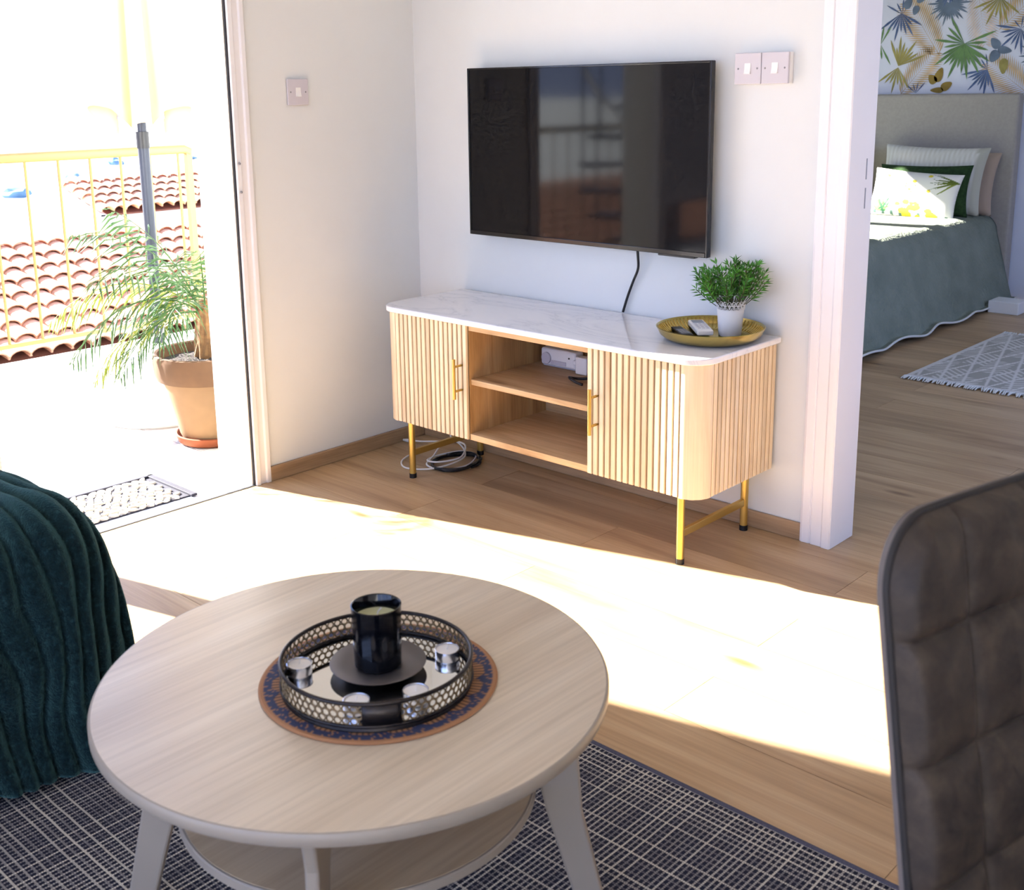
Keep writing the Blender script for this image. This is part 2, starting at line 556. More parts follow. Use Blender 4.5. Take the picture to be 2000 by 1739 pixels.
# bedroom shell
wbl = MB()
wbl.box(-1.45, -1.3, 0, 2.15, -.02, ROOM_Z).box(-1.45, -1.3, 3.6, 4.45, -.02, ROOM_Z).box(-1.45, -1.3, 2.15, 3.6, -.02, .9).box(-1.45, -1.3, 2.15, 3.6, 1.78, ROOM_Z)
tag(wbl.build('wall_bedroom_left', M['wall'], center=False), kind='structure')
wbf = MB().box(-.02, .02, 2.15, 2.2, .9, 1.78)
wbf = MB()
wbf.box(-1.41, -1.35, 2.15, 2.2, .9, 1.78).box(-1.41, -1.35, 3.55, 3.6, .9, 1.78).box(-1.41, -1.35, 2.84, 3.0, .9, 1.78).box(-1.41, -1.35, 2.15, 3.6, .9, .95).box(-1.41, -1.35, 2.15, 3.6, 1.73, 1.78)
tag(wbf.build('window_2', M['trim'], center=False), kind='structure')  # unseen window, placed and sized to give the bed its sun patch
M['paper'] = plain('wallpaper_ground', lin(226, 230, 244), .8, spec=.2, var=.01)
wbb = MB().box(-1.45, 3.3, 4.3, 4.45, 0, ROOM_Z).build('wall_bedroom_back', M['paper'], center=False)
tag(wbb, kind='structure')
tag(MB().box(3.3, 3.45, .123, .6, 0, ROOM_Z).box(3.3, 3.45, 3.2, 4.45, 0, ROOM_Z).box(3.3, 3.45, .6, 3.2, 0, .35).box(3.3, 3.45, .6, 3.2, 2.25, ROOM_Z).build('wall_bedroom_right', M['wall'], center=False), kind='structure')
tag(MB().box(3.34, 3.4, .6, .66, .35, 2.25).box(3.34, 3.4, 3.14, 3.2, .35, 2.25).box(3.34, 3.4, 1.87, 1.93, .35, 2.25).box(3.34, 3.4, .66, 3.14, .35, .41).box(3.34, 3.4, .66, 3.14, 2.19, 2.25).build('added_window_3', M['trim'], center=False), kind='structure')  # unseen window added to bring more daylight into the bedroom
tag(MB().box(-1.45, 3.45, .123, 4.45, ROOM_Z, ROOM_Z + .15).build('ceiling_bedroom', M['ceil'], center=False), kind='structure')
# skirting
tag(MB().box(0, .012, YD1, 0, 0, .052).build('baseboard_left', M['skirty'], bevel=.003), kind='structure')
tag(MB().box(.012, 1.604, -.012, 0, 0, .052).build('baseboard_back', M['skirt'], bevel=.003), kind='structure')
# bedroom doorway casing
def xs_prism(prof, z0, z1):
    return MB().prism(prof, z0, z1)
cas = [(1.604, 0), (1.604, -.012), (1.612, -.015), (1.634, -.015), (1.637, -.011), (1.640, -.015), (1.672, -.015), (1.676, -.019), (1.688, -.02), (1.700, -.02), (1.700, 0)]
d1 = MB().prism([(1.694, -.018), (1.702, -.018), (1.702, .124), (1.694, .124)], 0, 2.06)
door1 = d1.build('door_1', M['trim'], bevel=.002)
tag(door1, kind='structure')
cs = MB().prism(cas, 0, 2.14).build('casing', M['trim'], door1, bevel=.0015)
MB().prism([(2.66 - (x - 1.604), y) for x, y in cas], 0, 2.14).build('casing', M['trim'], door1, bevel=.0015)
MB().box(2.552, 2.56, -.019, .138, 0, 2.06).build('jamb', M['trim'], door1, bevel=.002)
MB().box(1.604, 2.66, -.018, 0, 2.06, 2.15).build('head_casing', M['trim'], door1, bevel=.002)
MB().box(1.60, 1.692, .123, .136, 0, 2.14).build('casing', M['trim'], door1, bevel=.002)
for zc in (1.069, .99):
    MB().box(1.7017, 1.7028, .078, .083, zc - .028, zc + .028).build('strike_plate', M['steel'], door1)
# balcony door frame
d2 = MB()
d2.prism([(.012, -.724), (.012, -.738), (.006, -.742), (.006, -.762), (.012, -.766), (.012, -.782), (-.03, -.782), (-.03, -.724)], 0, 2.13)
door2 = d2.build('door_2', M['trim'], bevel=.001)
tag(door2, kind='structure')
MB().box(-.006, .002, -.7865, -.782, .004, 2.13).build('gasket', M['piping'], door2)
MB().box(-.2, -.03, -.79, -.724, 0, 2.13).box(-.031, -.006, -.79, -.782, 0, 2.13).build('reveal', M['extwall'], door2)
MB().box(-.03, .012, YD0 - .066, YD0, 0, 2.13).build('jamb', M['trim'], door2, bevel=.002)
MB().box(-.2, -.03, YD0 - .066, YD0, 0, 2.13).build('reveal', M['extwall'], door2)
MB().box(-.05, .012, YD0 - .066, YD1, 2.08, 2.14).build('head_frame', M['trim'], door2, bevel=.002)
for zc in (1.075, .985):
    MB().lathe([(.004, 0), (.004, .004), (.002, .006)], 10, (0, 0, 0)).build('screw', M['steel'], door2).matrix_basis = Matrix.Translation(Vector((.0125, -.774, zc)) - 0 * org(door2)) @ Matrix.Rotation(radians(90), 4, 'Y') @ Matrix.Translation(org(door2)) if False else Matrix.Translation(Vector((.0125, -.774, zc)) - org(door2)) @ Matrix.Rotation(radians(90), 4, 'Y') @ Matrix.Translation(org(door2))
MB().box(-.14, -.08, -2.4, YD0 - .066, .74, 2.13).build('added_shutter', M['trim'], door2)  # unseen shutter added; sun passes below it onto the floor by the table
MB().box(-.05, .012, -2.4, -2.34, 0, 2.13).build('jamb', M['trim'], door2)
th = MB().box(-.2, -.004, -2.4, -.724, -.03, .001).build('trim_1', M['trim'], bevel=.002)
tag(th, kind='structure')
MB().box(-.005, .005, -2.4, -.724, -.02, .0018).build('seal_strip', M['piping'], th)

# ------------------------------------------------------------------ terrace
tf = MB().box(-2.5, -.2, -5, 0, -.25, -.022).box(-2.5, -1.45, 0, 2.4, -.25, -.022).build('terrace_floor', M['grout'], center=False)
tag(tf, kind='structure')
T = .595
tm = {}
for ix in range(-4, 1):
    for iy in range(-8, 6):
        x0, x1 = -.5 + T * ix, -.5 + T * (ix + 1)
        y0, y1 = -.681 + T * iy, -.681 + T * (iy + 1)
        x0, x1 = max(x0, -2.5), min(x1, -.2)
        y0, y1 = max(y0, -5), min(y1, 2.4)
        if y1 > .001 and x1 > -1.45:
            if x0 > -1.5: y1 = min(y1, 0)
            else: x1 = min(x1, -1.45) if y0 > -.01 else x1
        if x1 - x0 < .03 or y1 - y0 < .03: continue
        key = (round(x1 - x0, 3), round(y1 - y0, 3))
        if key not in tm:
            tm[key] = bevelled_box_mesh('floor_tile', key[0] - .004, key[1] - .004, .012, .001, M['tile'])
        piece('floor_tile', tm[key], tf, ((x0 + x1) / 2, (y0 + y1) / 2, -.016))

# railing
rl = thing('balcony_railing', (-2.3, -2, -.01), 'cream painted metal balcony railing with thin upright bars', 'railing')
MB().tube([(-2.3, -5, 1.01), (-2.3, .44, 1.01), (-2.3, .47, .995)], .024, 12).build('top_rail', M['rail'], rl, smooth=40)
MB().box(-2.312, -2.288, -5, .47, .105, .125).build('bottom_rail', M['rail'], rl)
bal = MB().lathe([(.0075, 0), (.0075, .87)], 8).mesh('baluster'); bal.materials.append(M['rail'])
y = .40
while y > -4.95:
    piece('baluster', bal, rl, (-2.3, y, .12))
    y -= .165
for y in (.46, -1.9, -4.9):
    MB().box(-2.316, -2.284, y - .016, y + .016, -.01, 1.0).build('post', M['rail'], rl)

# spiral staircase on the terrace (seen only as a reflection in the television)
ss = thing('spiral_staircase', (-1.55, -4.0, -.01), 'grey metal spiral staircase reflected in the television screen', 'staircase')
MB().tube([(-1.55, -4.0, -.01), (-1.55, -4.0, 2.9)], .05, 12).build('central_pole', M['polegrey'], ss, smooth=40)
hp = []
for i in range(13):
    a = radians(200 - i * 24)
    z = .2 * (i + 1)
    t_ = MB()
    p0 = Vector((-1.55, -4.0, z - .01))
    q = []
    for da, r_ in ((-11, .06), (-11, .68), (11, .68), (11, .06)):
        q.append((p0.x + r_ * cos(a + radians(da)), p0.y + r_ * sin(a + radians(da))))
    t_.prism(q, z - .04, z - .01).build('tread', M['polegrey'], ss)
    e_ = Vector((p0.x + .66 * cos(a), p0.y + .66 * sin(a), 0))
    MB().tube([e_ + Vector((0, 0, z - .02)), e_ + Vector((0, 0, z + .85))], .009, 6).build('baluster', M['polegrey'], ss)
    hp.append(e_ + Vector((0, 0, z + .86)))
MB().tube(hp, .02, 8).build('handrail', M['concrete'], ss, smooth=40)

# ------------------------------------------------------------------ neighbour roofs and far view
def tile_mesh(w_, l_):
    mb = MB()
    n = 8
    vs, fs = [], []
    for e_, (xx, lift) in enumerate(((0, .035), (-l_ - .05, 0))):
        for rr in (1, .86):
            for i in range(n + 1):
                a = pi * i / n
                sc = (1 if e_ == 0 else .88) * rr
                vs.append((xx, -cos(a) * w_ * .56 * sc, sin(a) * w_ * .42 * sc + lift))
    o_ = n + 1
    for i in range(n):
        fs.append((i, i + 1, 2 * o_ + i + 1, 2 * o_ + i))
        fs.append((o_ + i + 1, o_ + i, 3 * o_ + i, 3 * o_ + i + 1))
        fs.append((i + 1, i, o_ + i, o_ + i + 1))
    mb.add(vs, fs)
    me = mb.mesh('roof_tile')
    me.materials.append(M['roof'])
    me.polygons.foreach_set('use_smooth', [True] * len(me.polygons))
    me.set_sharp_from_angle(angle=radians(50))
    return me
def tiled_house(name, xe, ze, y0, y1, slope, nrow, pw, pl, label, ind, base_z):
    ang = math.atan(slope)
    run = nrow * pl * cos(ang)
    rise = nrow * pl * sin(ang)
    t = thing(name, (xe - run, (y0 + y1) / 2, base_z), label, 'house')
    MB().box(xe - 2 * run + .4, xe - .4, y0 + .1, y1 - .1, base_z, ze - .09).build('wall', M['extwall'], t)
    rb = MB()
    rb.add([(xe, y0, ze - .06), (xe, y1, ze - .06), (xe - run, y1, ze + rise - .06), (xe - run, y0, ze + rise - .06), (xe - 2 * run, y0, ze - .06), (xe - 2 * run, y1, ze - .06),
            (xe, y0, ze - .09), (xe, y1, ze - .09), (xe - 2 * run, y0, ze - .09), (xe - 2 * run, y1, ze - .09)],
           [(0, 1, 2, 3), (3, 2, 5, 4), (6, 7, 1, 0), (8, 4, 5, 9), (6, 8, 9, 7)])
    roof = rb.build('roof', M['roofbed'], t)
    for yg in (y0, y1):
        MB().add([(xe, yg, ze - .10), (xe, yg, ze - .05), (xe - run, yg, ze + rise - .05), (xe - 2 * run, yg, ze - .05), (xe - 2 * run, yg, ze - .10)] + [(a_, yg + (.12 if yg == y0 else -.12), c_) for a_, c_ in ((xe, ze - .10), (xe, ze - .06), (xe - run, ze + rise - .06), (xe - 2 * run, ze - .06), (xe - 2 * run, ze - .10))],
                 [(0, 1, 2, 3, 4), (5, 9, 8, 7, 6)] + [(i, (i + 1) % 5, 5 + (i + 1) % 5, 5 + i) for i in range(5)]).build('gable', M['extwall'], t)
    tm_ = tile_mesh(pw, pl)
    ncol = int((y1 - y0) / pw)
    rest = MB()
    for c in range(ncol):
        for r in range(nrow):
            yc = y0 + pw * (c + .5) + random.uniform(-.006, .006)
            xx = xe + .05 - pl * r * cos(ang)
            zz = ze + pl * r * sin(ang) - .03
            if ind[0] <= c < ind[1]:
                piece('roof_tile', tm_, roof, (xx, yc, zz), (0, ang, random.uniform(-.02, .02)))
            else:
                R_ = Matrix.Translation((xx, yc, zz)) @ Matrix.Rotation(ang, 4, 'Y')
                rest.add([tuple(R_ @ v_.co) for v_ in tm_.vertices], [tuple(p_.vertices) for p_ in tm_.polygons])
    if rest.v:
        tag(rest.build('roof_tiles', M['roof'], roof, smooth=50), kind='stuff')
    return t
tiled_house('tiled_house', -8.3, -1.32, -24.0, 6.0, .27, 9, .225, .36, 'house below the terrace with a large terracotta barrel tile roof', (112, 133), -9)
tiled_house('tiled_house', -16.0, -.72, 7.0, 12.0, .28, 5, .24, .36, 'farther house whose tiled eave shows behind the parasol pole', (0, 14), -9)
gd = MB().box(-2500, -10, -1500, 1800, -12.5, -12).build('ground', M['ground'], center=False)
tag(gd, kind='structure')
fm = []
for q in range(4):
    bm = bmesh.new()
    bmesh.ops.create_icosphere(bm, subdivisions=2, radius=1)
    for v_ in bm.verts:
        v_.co *= random.uniform(.75, 1.15)
        v_.co.z = max(v_.co.z, -.55)
    me = bpy.data.meshes.new('far_tree'); bm.to_mesh(me); bm.free()
    me.materials.append(M['fartree']); fm.append(me)
taken = []
def far_spot(rad, d0, d1):
    for _ in range(200):
        yaw = radians(random.uniform(43, 67))
        dd = random.uniform(d0, d1)
        p_ = Vector((3.1 - sin(yaw) * dd, -2.85 + cos(yaw) * dd, -12))
        if all((p_ - q).length > rad + r_ + .5 for q, r_ in taken):
            taken.append((p_, rad))
            return p_
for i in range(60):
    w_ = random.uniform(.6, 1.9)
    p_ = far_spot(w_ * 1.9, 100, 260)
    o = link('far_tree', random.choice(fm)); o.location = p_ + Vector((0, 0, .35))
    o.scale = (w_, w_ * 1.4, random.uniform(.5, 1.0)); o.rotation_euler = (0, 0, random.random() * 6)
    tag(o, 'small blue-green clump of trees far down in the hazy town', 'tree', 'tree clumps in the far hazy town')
for i in range(14):
    a_, b_, h_ = random.uniform(3, 5), random.uniform(4, 6), random.uniform(2.5, 4)
    p_ = far_spot(math.hypot(a_, b_), 130, 320)
    t = thing('far_house', p_, 'tiny pale house far down in the hazy town', 'house', 'pale houses in the far hazy town')
    MB().box(p_.x - a_, p_.x + a_, p_.y - b_, p_.y + b_, -12, -12 + h_).build('wall', M['extwall'], t)
    MB().add([(p_.x - a_, p_.y - b_, -12 + h_), (p_.x + a_, p_.y - b_, -12 + h_), (p_.x + a_, p_.y + b_, -12 + h_), (p_.x - a_, p_.y + b_, -12 + h_), (p_.x, p_.y - b_, -10.6 + h_), (p_.x, p_.y + b_, -10.6 + h_)],
             [(0, 1, 4), (1, 2, 5, 4), (2, 3, 5), (3, 0, 4, 5), (3, 2, 1, 0)]).build('roof', M['roof'], t)

# ------------------------------------------------------------------ parasol
ux, uy = -1.085, -.482
pa = thing('parasol', (ux, uy, -.01), 'folded cream parasol on a grey pole in a white domed base', 'parasol')
MB().lathe([(.255, 0), (.265, .012), (.262, .024), (.25, .03), (.2, .07), (.13, .105), (.06, .125), (.028, .13), (.028, .3)], 40, (ux, uy, -.01)).build('base', M['concrete'], pa, smooth=50)
MB().tube([(ux, uy, .1), (ux, uy, 1.12)], .0225, 14).build('lower_pole', M['polegrey'], pa, smooth=40)
MB().tube([(ux, uy, 1.1), (ux, uy, 2.62)], .018, 14).build('upper_pole', M['polegrey'], pa, smooth=40)
MB().tube([(ux, uy, 1.085), (ux, uy, 1.15)], .026, 14).build('collar', M['black'], pa, smooth=40)
def canopy(u, v_):
    a = 2 * pi * u
    z = 1.24 + 1.34 * v_
    pl_ = abs(sin(a * 4 + .4))
    r_ = (.05 + .15 * (1 - v_) ** .8) * (.42 + .58 * pl_)
    zz = z - (.06 * (1 - v_) ** 6) * (1 - pl_) + .05 * (1 - v_) ** 8 * sin(3 * a)
    return (ux + r_ * cos(a), uy + r_ * sin(a), zz)
cv = MB().grid(canopy, 96, 24, True).build('canopy', M['canvas'], pa, smooth=1)
sm = cv.modifiers.new('cloth', 'SOLIDIFY'); sm.thickness = .003
for i in range(8):
    a = 2 * pi * (i + .5) / 8
    MB().tube([(ux + .03 * cos(a), uy + .03 * sin(a), 1.75), (ux + .09 * cos(a), uy + .09 * sin(a), 1.2)], .004, 6).build('rib', M['steel'], pa)

# ------------------------------------------------------------------ potted palm
px_, py_ = -.59, -.56
pp = thing('potted_palm', (px_, py_, -.01), 'small feathery palm in a terracotta pot beside the balcony door', 'potted plant')
MB().lathe([(.12, -.01), (.135, 0), (.145, .028), (.138, .03), (.125, .014), (.05, .012)], 40, (px_, py_, 0)).build('saucer', M['terracotta_or'], pp, smooth=40)
MB().lathe([(.05, .014), (.118, .014), (.125, .03), (.175, .24), (.178, .25), (.165, .25)], 40, (px_, py_, 0)).build('pot', M['terracotta_pale'], pp, smooth=40)
MB().lathe([(.176, .242), (.196, .246), (.205, .27), (.209, .33), (.206, .343), (.198, .347), (.19, .343), (.187, .3)], 40, (px_, py_, 0), close=False).build('pot_rim', M['terracotta'], pp, smooth=40)
def soilf(u, v_):
    a = 2 * pi * u
    r_ = .188 * v_
    return (px_ + r_ * cos(a), py_ + r_ * sin(a), .305 + .02 * (1 - v_) + .008 * sin(9 * a + 20 * v_) * v_ * (1 - v_) * 4)
MB().grid(soilf, 40, 8, True).build('soil', M['soil'], pp, smooth=1)
def trunkmod(a, z): return 1 + .12 * sin(7 * a + z * 160)
MB().lathe([(.045, .3), (.05, .33), (.046, .38), (.038, .46), (.028, .54)], 21, (px_, py_, 0), mod=trunkmod).build('trunk', M['trunk'], pp)
rnd = random.Random(3)
def frond(az, el, ln, droop, mat):
    mb = MB()
    p_ = Vector((px_, py_, .49)) + Vector((cos(az), sin(az), 0)) * .015
    d_ = Vector((cos(az) * cos(el), sin(az) * cos(el), sin(el)))
    pts, n = [p_.copy()], 21
    for i in range(n):
        d_ = (d_ + Vector((0, 0, -droop / n))).normalized()
        p_ = p_ + d_ * (ln / n)
        pts.append(p_.copy())
    mb.tube(pts, [.004 * (1 - .8 * i / n) for i in range(n + 1)], 5)
    for i in range(3, n + 1):
        f_ = i / n
        t_ = (pts[i] - pts[i - 1]).normalized()
        side = t_.cross(Vector((0, 0, 1)))
        if side.length < .05: side = Vector((cos(az + pi / 2), sin(az + pi / 2), 0))
        side.normalize()
        up = side.cross(t_)
        ll = .17 * (sin(pi * min(1, .12 + f_ * .88)) ** .6 * .8 + .2) * rnd.uniform(.85, 1.1)
        for sg in (-1, 1):
            dr = (side * sg * .8 + t_ * .7 + up * rnd.uniform(-.35, .3) + Vector((0, 0, -.35))).normalized()
            w_ = t_ * .0058
            a0 = pts[i]
            mid = a0 + dr * ll * .5
            tip = a0 + dr * ll + Vector((0, 0, -ll * rnd.uniform(.15, .5)))
            if tip.x > -.23: continue
            nn = dr.cross(t_).normalized() * .0015
            mid = mid * .85 + (a0 + tip) * .075
            mb.add([a0, mid + w_ + nn, tip, mid - w_ + nn, mid - nn], [(0, 1, 4), (0, 4, 3), (1, 2, 4), (4, 2, 3)])
    return mb.build('frond', mat, pp)
specs = [(205, 60, .66, 1.6), (236, 50, .58, 2.0), (262, 42, .56, 2.1), (285, 58, .6, 1.7), (305, 45, .42, 1.9), (170, 52, .6, 1.9), (130, 58, .55, 1.7),
         (100, 55, .5, 1.8), (245, 14, .46, 1.6), (222, 70, .5, 1.3), (275, 20, .42, 1.7), (60, 74, .4, 1.4), (0, 76, .38, 1.4), (330, 70, .4, 1.6), (190, 30, .5, 1.8)]
for i, (az, el, ln, dr) in enumerate(specs):
    frond(radians(az + rnd.uniform(-4, 4)), radians(el), ln * 1.04, dr * .95, M['palm2'] if i in (1, 6, 8) else M['palm'])

# ------------------------------------------------------------------ doormat
dm = thing('doormat', (-.2, -1.3, .001), 'pebble pattern doormat with dark rubber border on the threshold', 'doormat')
x0, x1, y0, y1 = -.345, -.05, -1.625, -.97
MB().box(x0, x1 - .02, y0, y1, -.01, .0055).build('rubber_base', M['matbase'], dm, bevel=.002)
MB().box(x0, x0 + .014, y0, y1, .004, .012).build('border', M['matbase'], dm, bevel=.002)
MB().box(x0, x1 - .006, y1 - .022, y1, .004, .012).build('border', M['matbase'], dm, bevel=.002)
pm = []
for q in range(6):
    n = 8
    pts = []
    ph = random.random() * 6
    for i in range(n):
        a = 2 * pi * i / n
        r_ = 1 + .22 * sin(2 * a + ph) + random.uniform(-.1, .1)
        pts.append((cos(a) * r_ * .0115, sin(a) * r_ * .0175))
    vs = [(x, y, 0) for x, y in pts] + [(x * .8, y * .85, .006) for x, y in pts]
    fs = [tuple(range(n, 2 * n))] + [(i, (i + 1) % n, n + (i + 1) % n, n + i) for i in range(n)]
    me = MB().add(vs, fs).mesh('mat_pebble'); me.materials.append(M['matstone']); pm.append(me)
for iy in range(20):
    for ix in range(11):
        xx = x0 + .028 + ix * .0262
        yy = y0 + .014 + iy * .0312 + (.0156 if ix % 2 else 0)
        if yy > y1 - .034 or xx > x1 - .008: continue
        piece('mat_pebble', random.choice(pm), dm, (xx + random.uniform(-.003, .003), yy + random.uniform(-.004, .004), .0058), (0, 0, random.uniform(-.7, .7)), (random.uniform(.85, 1.0), random.uniform(.78, 1.0), 1))

# ------------------------------------------------------------------ television
tv = thing('television', (.81, -.03, .805), 'large flat black television mounted on the white wall', 'television')
TX0, TX1, TZ0, TZ1 = .327, 1.294, .805, 1.364
MB().box(TX0, TX1, -.052, -.038, TZ0, TZ1).build('casing', M['black'], tv, bevel=.002)
MB().box(TX0 + .15, TX1 - .15, -.038, -.012, TZ0 + .06, TZ1 - .1).build('rear_housing', M['black'], tv, bevel=.004)
MB().box(.62, 1.0, -.014, -.0015, 1.0, 1.22).build('wall_bracket', M['black'], tv)
bz = MB()
bz.box(TX0, TX0 + .006, -.06, -.05, TZ0, TZ1).box(TX1 - .006, TX1, -.06, -.05, TZ0, TZ1).box(TX0 + .006, TX1 - .006, -.06, -.05, TZ1 - .006, TZ1).box(TX0 + .006, TX1 - .006, -.061, -.05, TZ0, TZ0 + .014)
bz.build('bezel', M['blackgloss'], tv, bevel=.0012)
MB().box(TX0 + .006, TX1 - .006, -.0565, -.052, TZ0 + .014, TZ1 - .006).build('screen', M['screen'], tv)
MB().box(1.12, 1.25, -.058, -.035, TZ0 - .006, TZ0 + .001).build('sensor_strip', M['black'], tv, bevel=.002)
def bez(pts, n=24):
    out = []
    P = [Vector(q) for q in pts]
    P = [P[0] * 2 - P[1]] + P + [P[-1] * 2 - P[-2]]
    for i in range(1, len(P) - 2):
        for k in range(n):
            t = k / n
            a, b_, c, d = P[i - 1], P[i], P[i + 1], P[i + 2]
            out.append(.5 * ((2 * b_) + (c - a) * t + (2 * a - 5 * b_ + 4 * c - d) * t * t + (3 * b_ - a - 3 * c + d) * t ** 3))
    out.append(P[-2])
    return out
tag(MB().tube(bez([(1.02, -.028, .83), (1.024, -.028, .79), (1.02, -.02, .745), (.997, -.014, .70), (.975, -.012, .65), (.957, -.012, .598)], 8), .0042, 8).build('power_cable', M['black'], smooth=1), 'thin black cable hanging from the television to the marble top', 'cable')

# ------------------------------------------------------------------ light switches
def switch(label, o, ux_, uy_, box_d, label_extra=None):
    # o: lower-left-front corner on wall, ux_: along-wall unit, uy_: out of wall unit
    o, ux_, uy_, uz_ = Vector(o), Vector(ux_), Vector(uy_), Vector((0, 0, 1))
    s = .084
    c = o + ux_ * s / 2 + uz_ * s / 2
    t = thing('light_switch', c - uz_ * s / 2, label, 'light switch')
    if box_d > .012:
        MB().obox(c + uy_ * (box_d - .008) / 2, ux_ * s / 2, uy_ * (box_d - .008) / 2, uz_ * s / 2).build('mounting_box', M['whitep'], t, bevel=.002)
    MB().obox(c + uy_ * (box_d - .004), ux_ * (s / 2 - .0006), uy_ * .004, uz_ * s / 2).build('plate', M['switchm'], t, bevel=.0018)
    rk = MB()
    w_, h_ = .0095, .0145
    f0, f1 = box_d, box_d + .0045
    vs = []
    for zz, dp in ((-h_, f0 + .005), (0, f0 + .0015), (h_, f0 + .0008)):
        for xx in (-w_, w_):
            vs.append(c + ux_ * xx + uz_ * zz + uy_ * dp)
    for zz in (-h_, 0, h_):
        for xx in (-w_, w_):
            vs.append(c + ux_ * xx + uz_ * zz + uy_ * (f0 - .002))
    rk.add(vs, [(0, 1, 3, 2), (2, 3, 5, 4), (0, 2, 8, 6), (2, 4, 10, 8), (1, 7, 9, 3), (3, 9, 11, 5), (0, 6, 7, 1), (4, 5, 11, 10)])
    rk.build('rocker', M['whitep'], t)
    for sx in (-1, 1):
        q = c + ux_ * sx * .030 + uy_ * (box_d + .0002)
        n_ = 10
        vs = [q + (ux_ * cos(2 * pi * i / n_) + uz_ * sin(2 * pi * i / n_)) * .0028 for i in range(n_)] + [q + uy_ * .0008 + (ux_ * cos(2 * pi * i / n_) + uz_ * sin(2 * pi * i / n_)) * .0018 for i in range(n_)]
        MB().add(vs, [tuple(range(n_, 2 * n_))] + [(i, (i + 1) % n_, n_ + (i + 1) % n_, n_ + i) for i in range(n_)]).build('screw', M['steel'], t)
switch('lone white square light switch on the wall between balcony door and corner', (0, -.569, 1.252), (0, 1, 0), (1, 0, 0), .01)
switch('left one of the pair of light switches right of the television', (1.347, 0, 1.297), (1, 0, 0), (0, -1, 0), .026)
switch('right one of the switch pair, next to the bedroom doorway', (1.4315, 0, 1.297), (1, 0, 0), (0, -1, 0), .026)

# ------------------------------------------------------------------ media cabinet
CX0, CX1, CYF, CYB = .245, 1.508, -.402, -.016
CZ0, CZ1 = .2, .577
RC = .062
cb = thing('media_cabinet', (.876, -.2, 0), 'long slatted mango wood media cabinet with marble top and brass legs', 'cabinet')
def rounded(x0, x1, yf, yb, r, n=10):
    pts = [(x0, yb)]
    for i in range(n + 1):
        a = pi + (pi / 2) * i / n
        pts.append((x0 + r + r * cos(a), yf + r + r * sin(a)))
    for i in range(n + 1):
        a = 1.5 * pi + (pi / 2) * i / n
        pts.append((x1 - r + r * cos(a), yf + r + r * sin(a)))
    pts.append((x1, yb))
    return pts
MB().prism(rounded(.233, 1.520, -.416, -.012, .075, 14), .577, .595).build('marble_top', M['marble'], cb, smooth=30, bevel=.003)['label'] = 'white veined marble top'
OX0, OX1 = .645, 1.124        # open shelves
T_ = .02
MB().box(CX0 + .02, CX1 - .02, CYB - .012, CYB, CZ0, CZ1 - .02).build('back_panel', M['mango'], cb)
MB().box(OX0 - .022, OX0, CYF + .008, CYB - .012, CZ0 + .02, CZ1 - .02).build('divider', M['mangov'], cb)
MB().box(OX1, OX1 + .022, CYF + .008, CYB - .012, CZ0 + .02, CZ1 - .02).build('divider', M['mangov'], cb)
MB().box(OX0, OX1, CYF + .014, CYB - .012, .381, .399).build('shelf', M['mango'], cb, bevel=.0015)
inner = rounded(CX0 + .01, CX1 - .01, CYF + .008, CYB, RC - .008)
MB().prism(inner, CZ0, CZ0 + .02).build('bottom_board', M['mango'], cb, bevel=.001)
MB().prism(inner, CZ1 - .02, CZ1).build('top_board', M['mango'], cb, bevel=.001)
# doors, sides with slats
sl_me = bevelled_box_mesh('slat', .0150, CZ1 - CZ0 - .004, .011, .0015, M['slaty'])   # local: x width, y height, z outwards
zc = (CZ0 + CZ1) / 2
def slat_at(parent, p_, ang):
    # local x along surface, y up, z outwards normal at angle ang (direction of outward normal in plan)
    n_ = Vector((cos(ang), sin(ang), 0)); up = Vector((0, 0, 1)); tx = up.cross(n_)
    m_ = Matrix(((tx.x, up.x, n_.x, 0), (tx.y, up.y, n_.y, 0), (tx.z, up.z, n_.z, 0), (0, 0, 0, 1)))
    o = link('slat', sl_me, parent)
    ORG[o.name] = Vector(p_)
    o.matrix_basis = Matrix.Translation(Vector(p_) - org(parent)) @ m_
    return o
PITCH = .0213
def door(label, xa, xb, hx, hz0, hz1, stile):
    d_ = MB().box(xa, xb, CYF + .008, CYF + .022, CZ0 + .001, CZ1 - .001).build('cabinet_door', M['groove'], cb)
    d_['label'] = label
    n = int(round((xb - xa) / PITCH))
    p_ = (xb - xa) / n
    for i in range(n):
        slat_at(d_, (xa + p_ * (i + .5), CYF + .0035, zc), -pi / 2)
    hd = MB().tube([(hx, CYF - .034, hz0), (hx, CYF - .034, hz1)], .0055, 10)
    for zz in (hz0 + .025, hz1 - .025):
        hd.tube([(hx, CYF + .004, zz), (hx, CYF - .034, zz)], .004, 8)
    hd.build('handle', M['brass'], d_, smooth=40)
    return d_
door('left slatted door', CX0 + RC, OX0 - .002, .617, .338, .468, None)
door('right slatted door', OX1 + .002, CX1 - RC, 1.163, .330, .464, None)
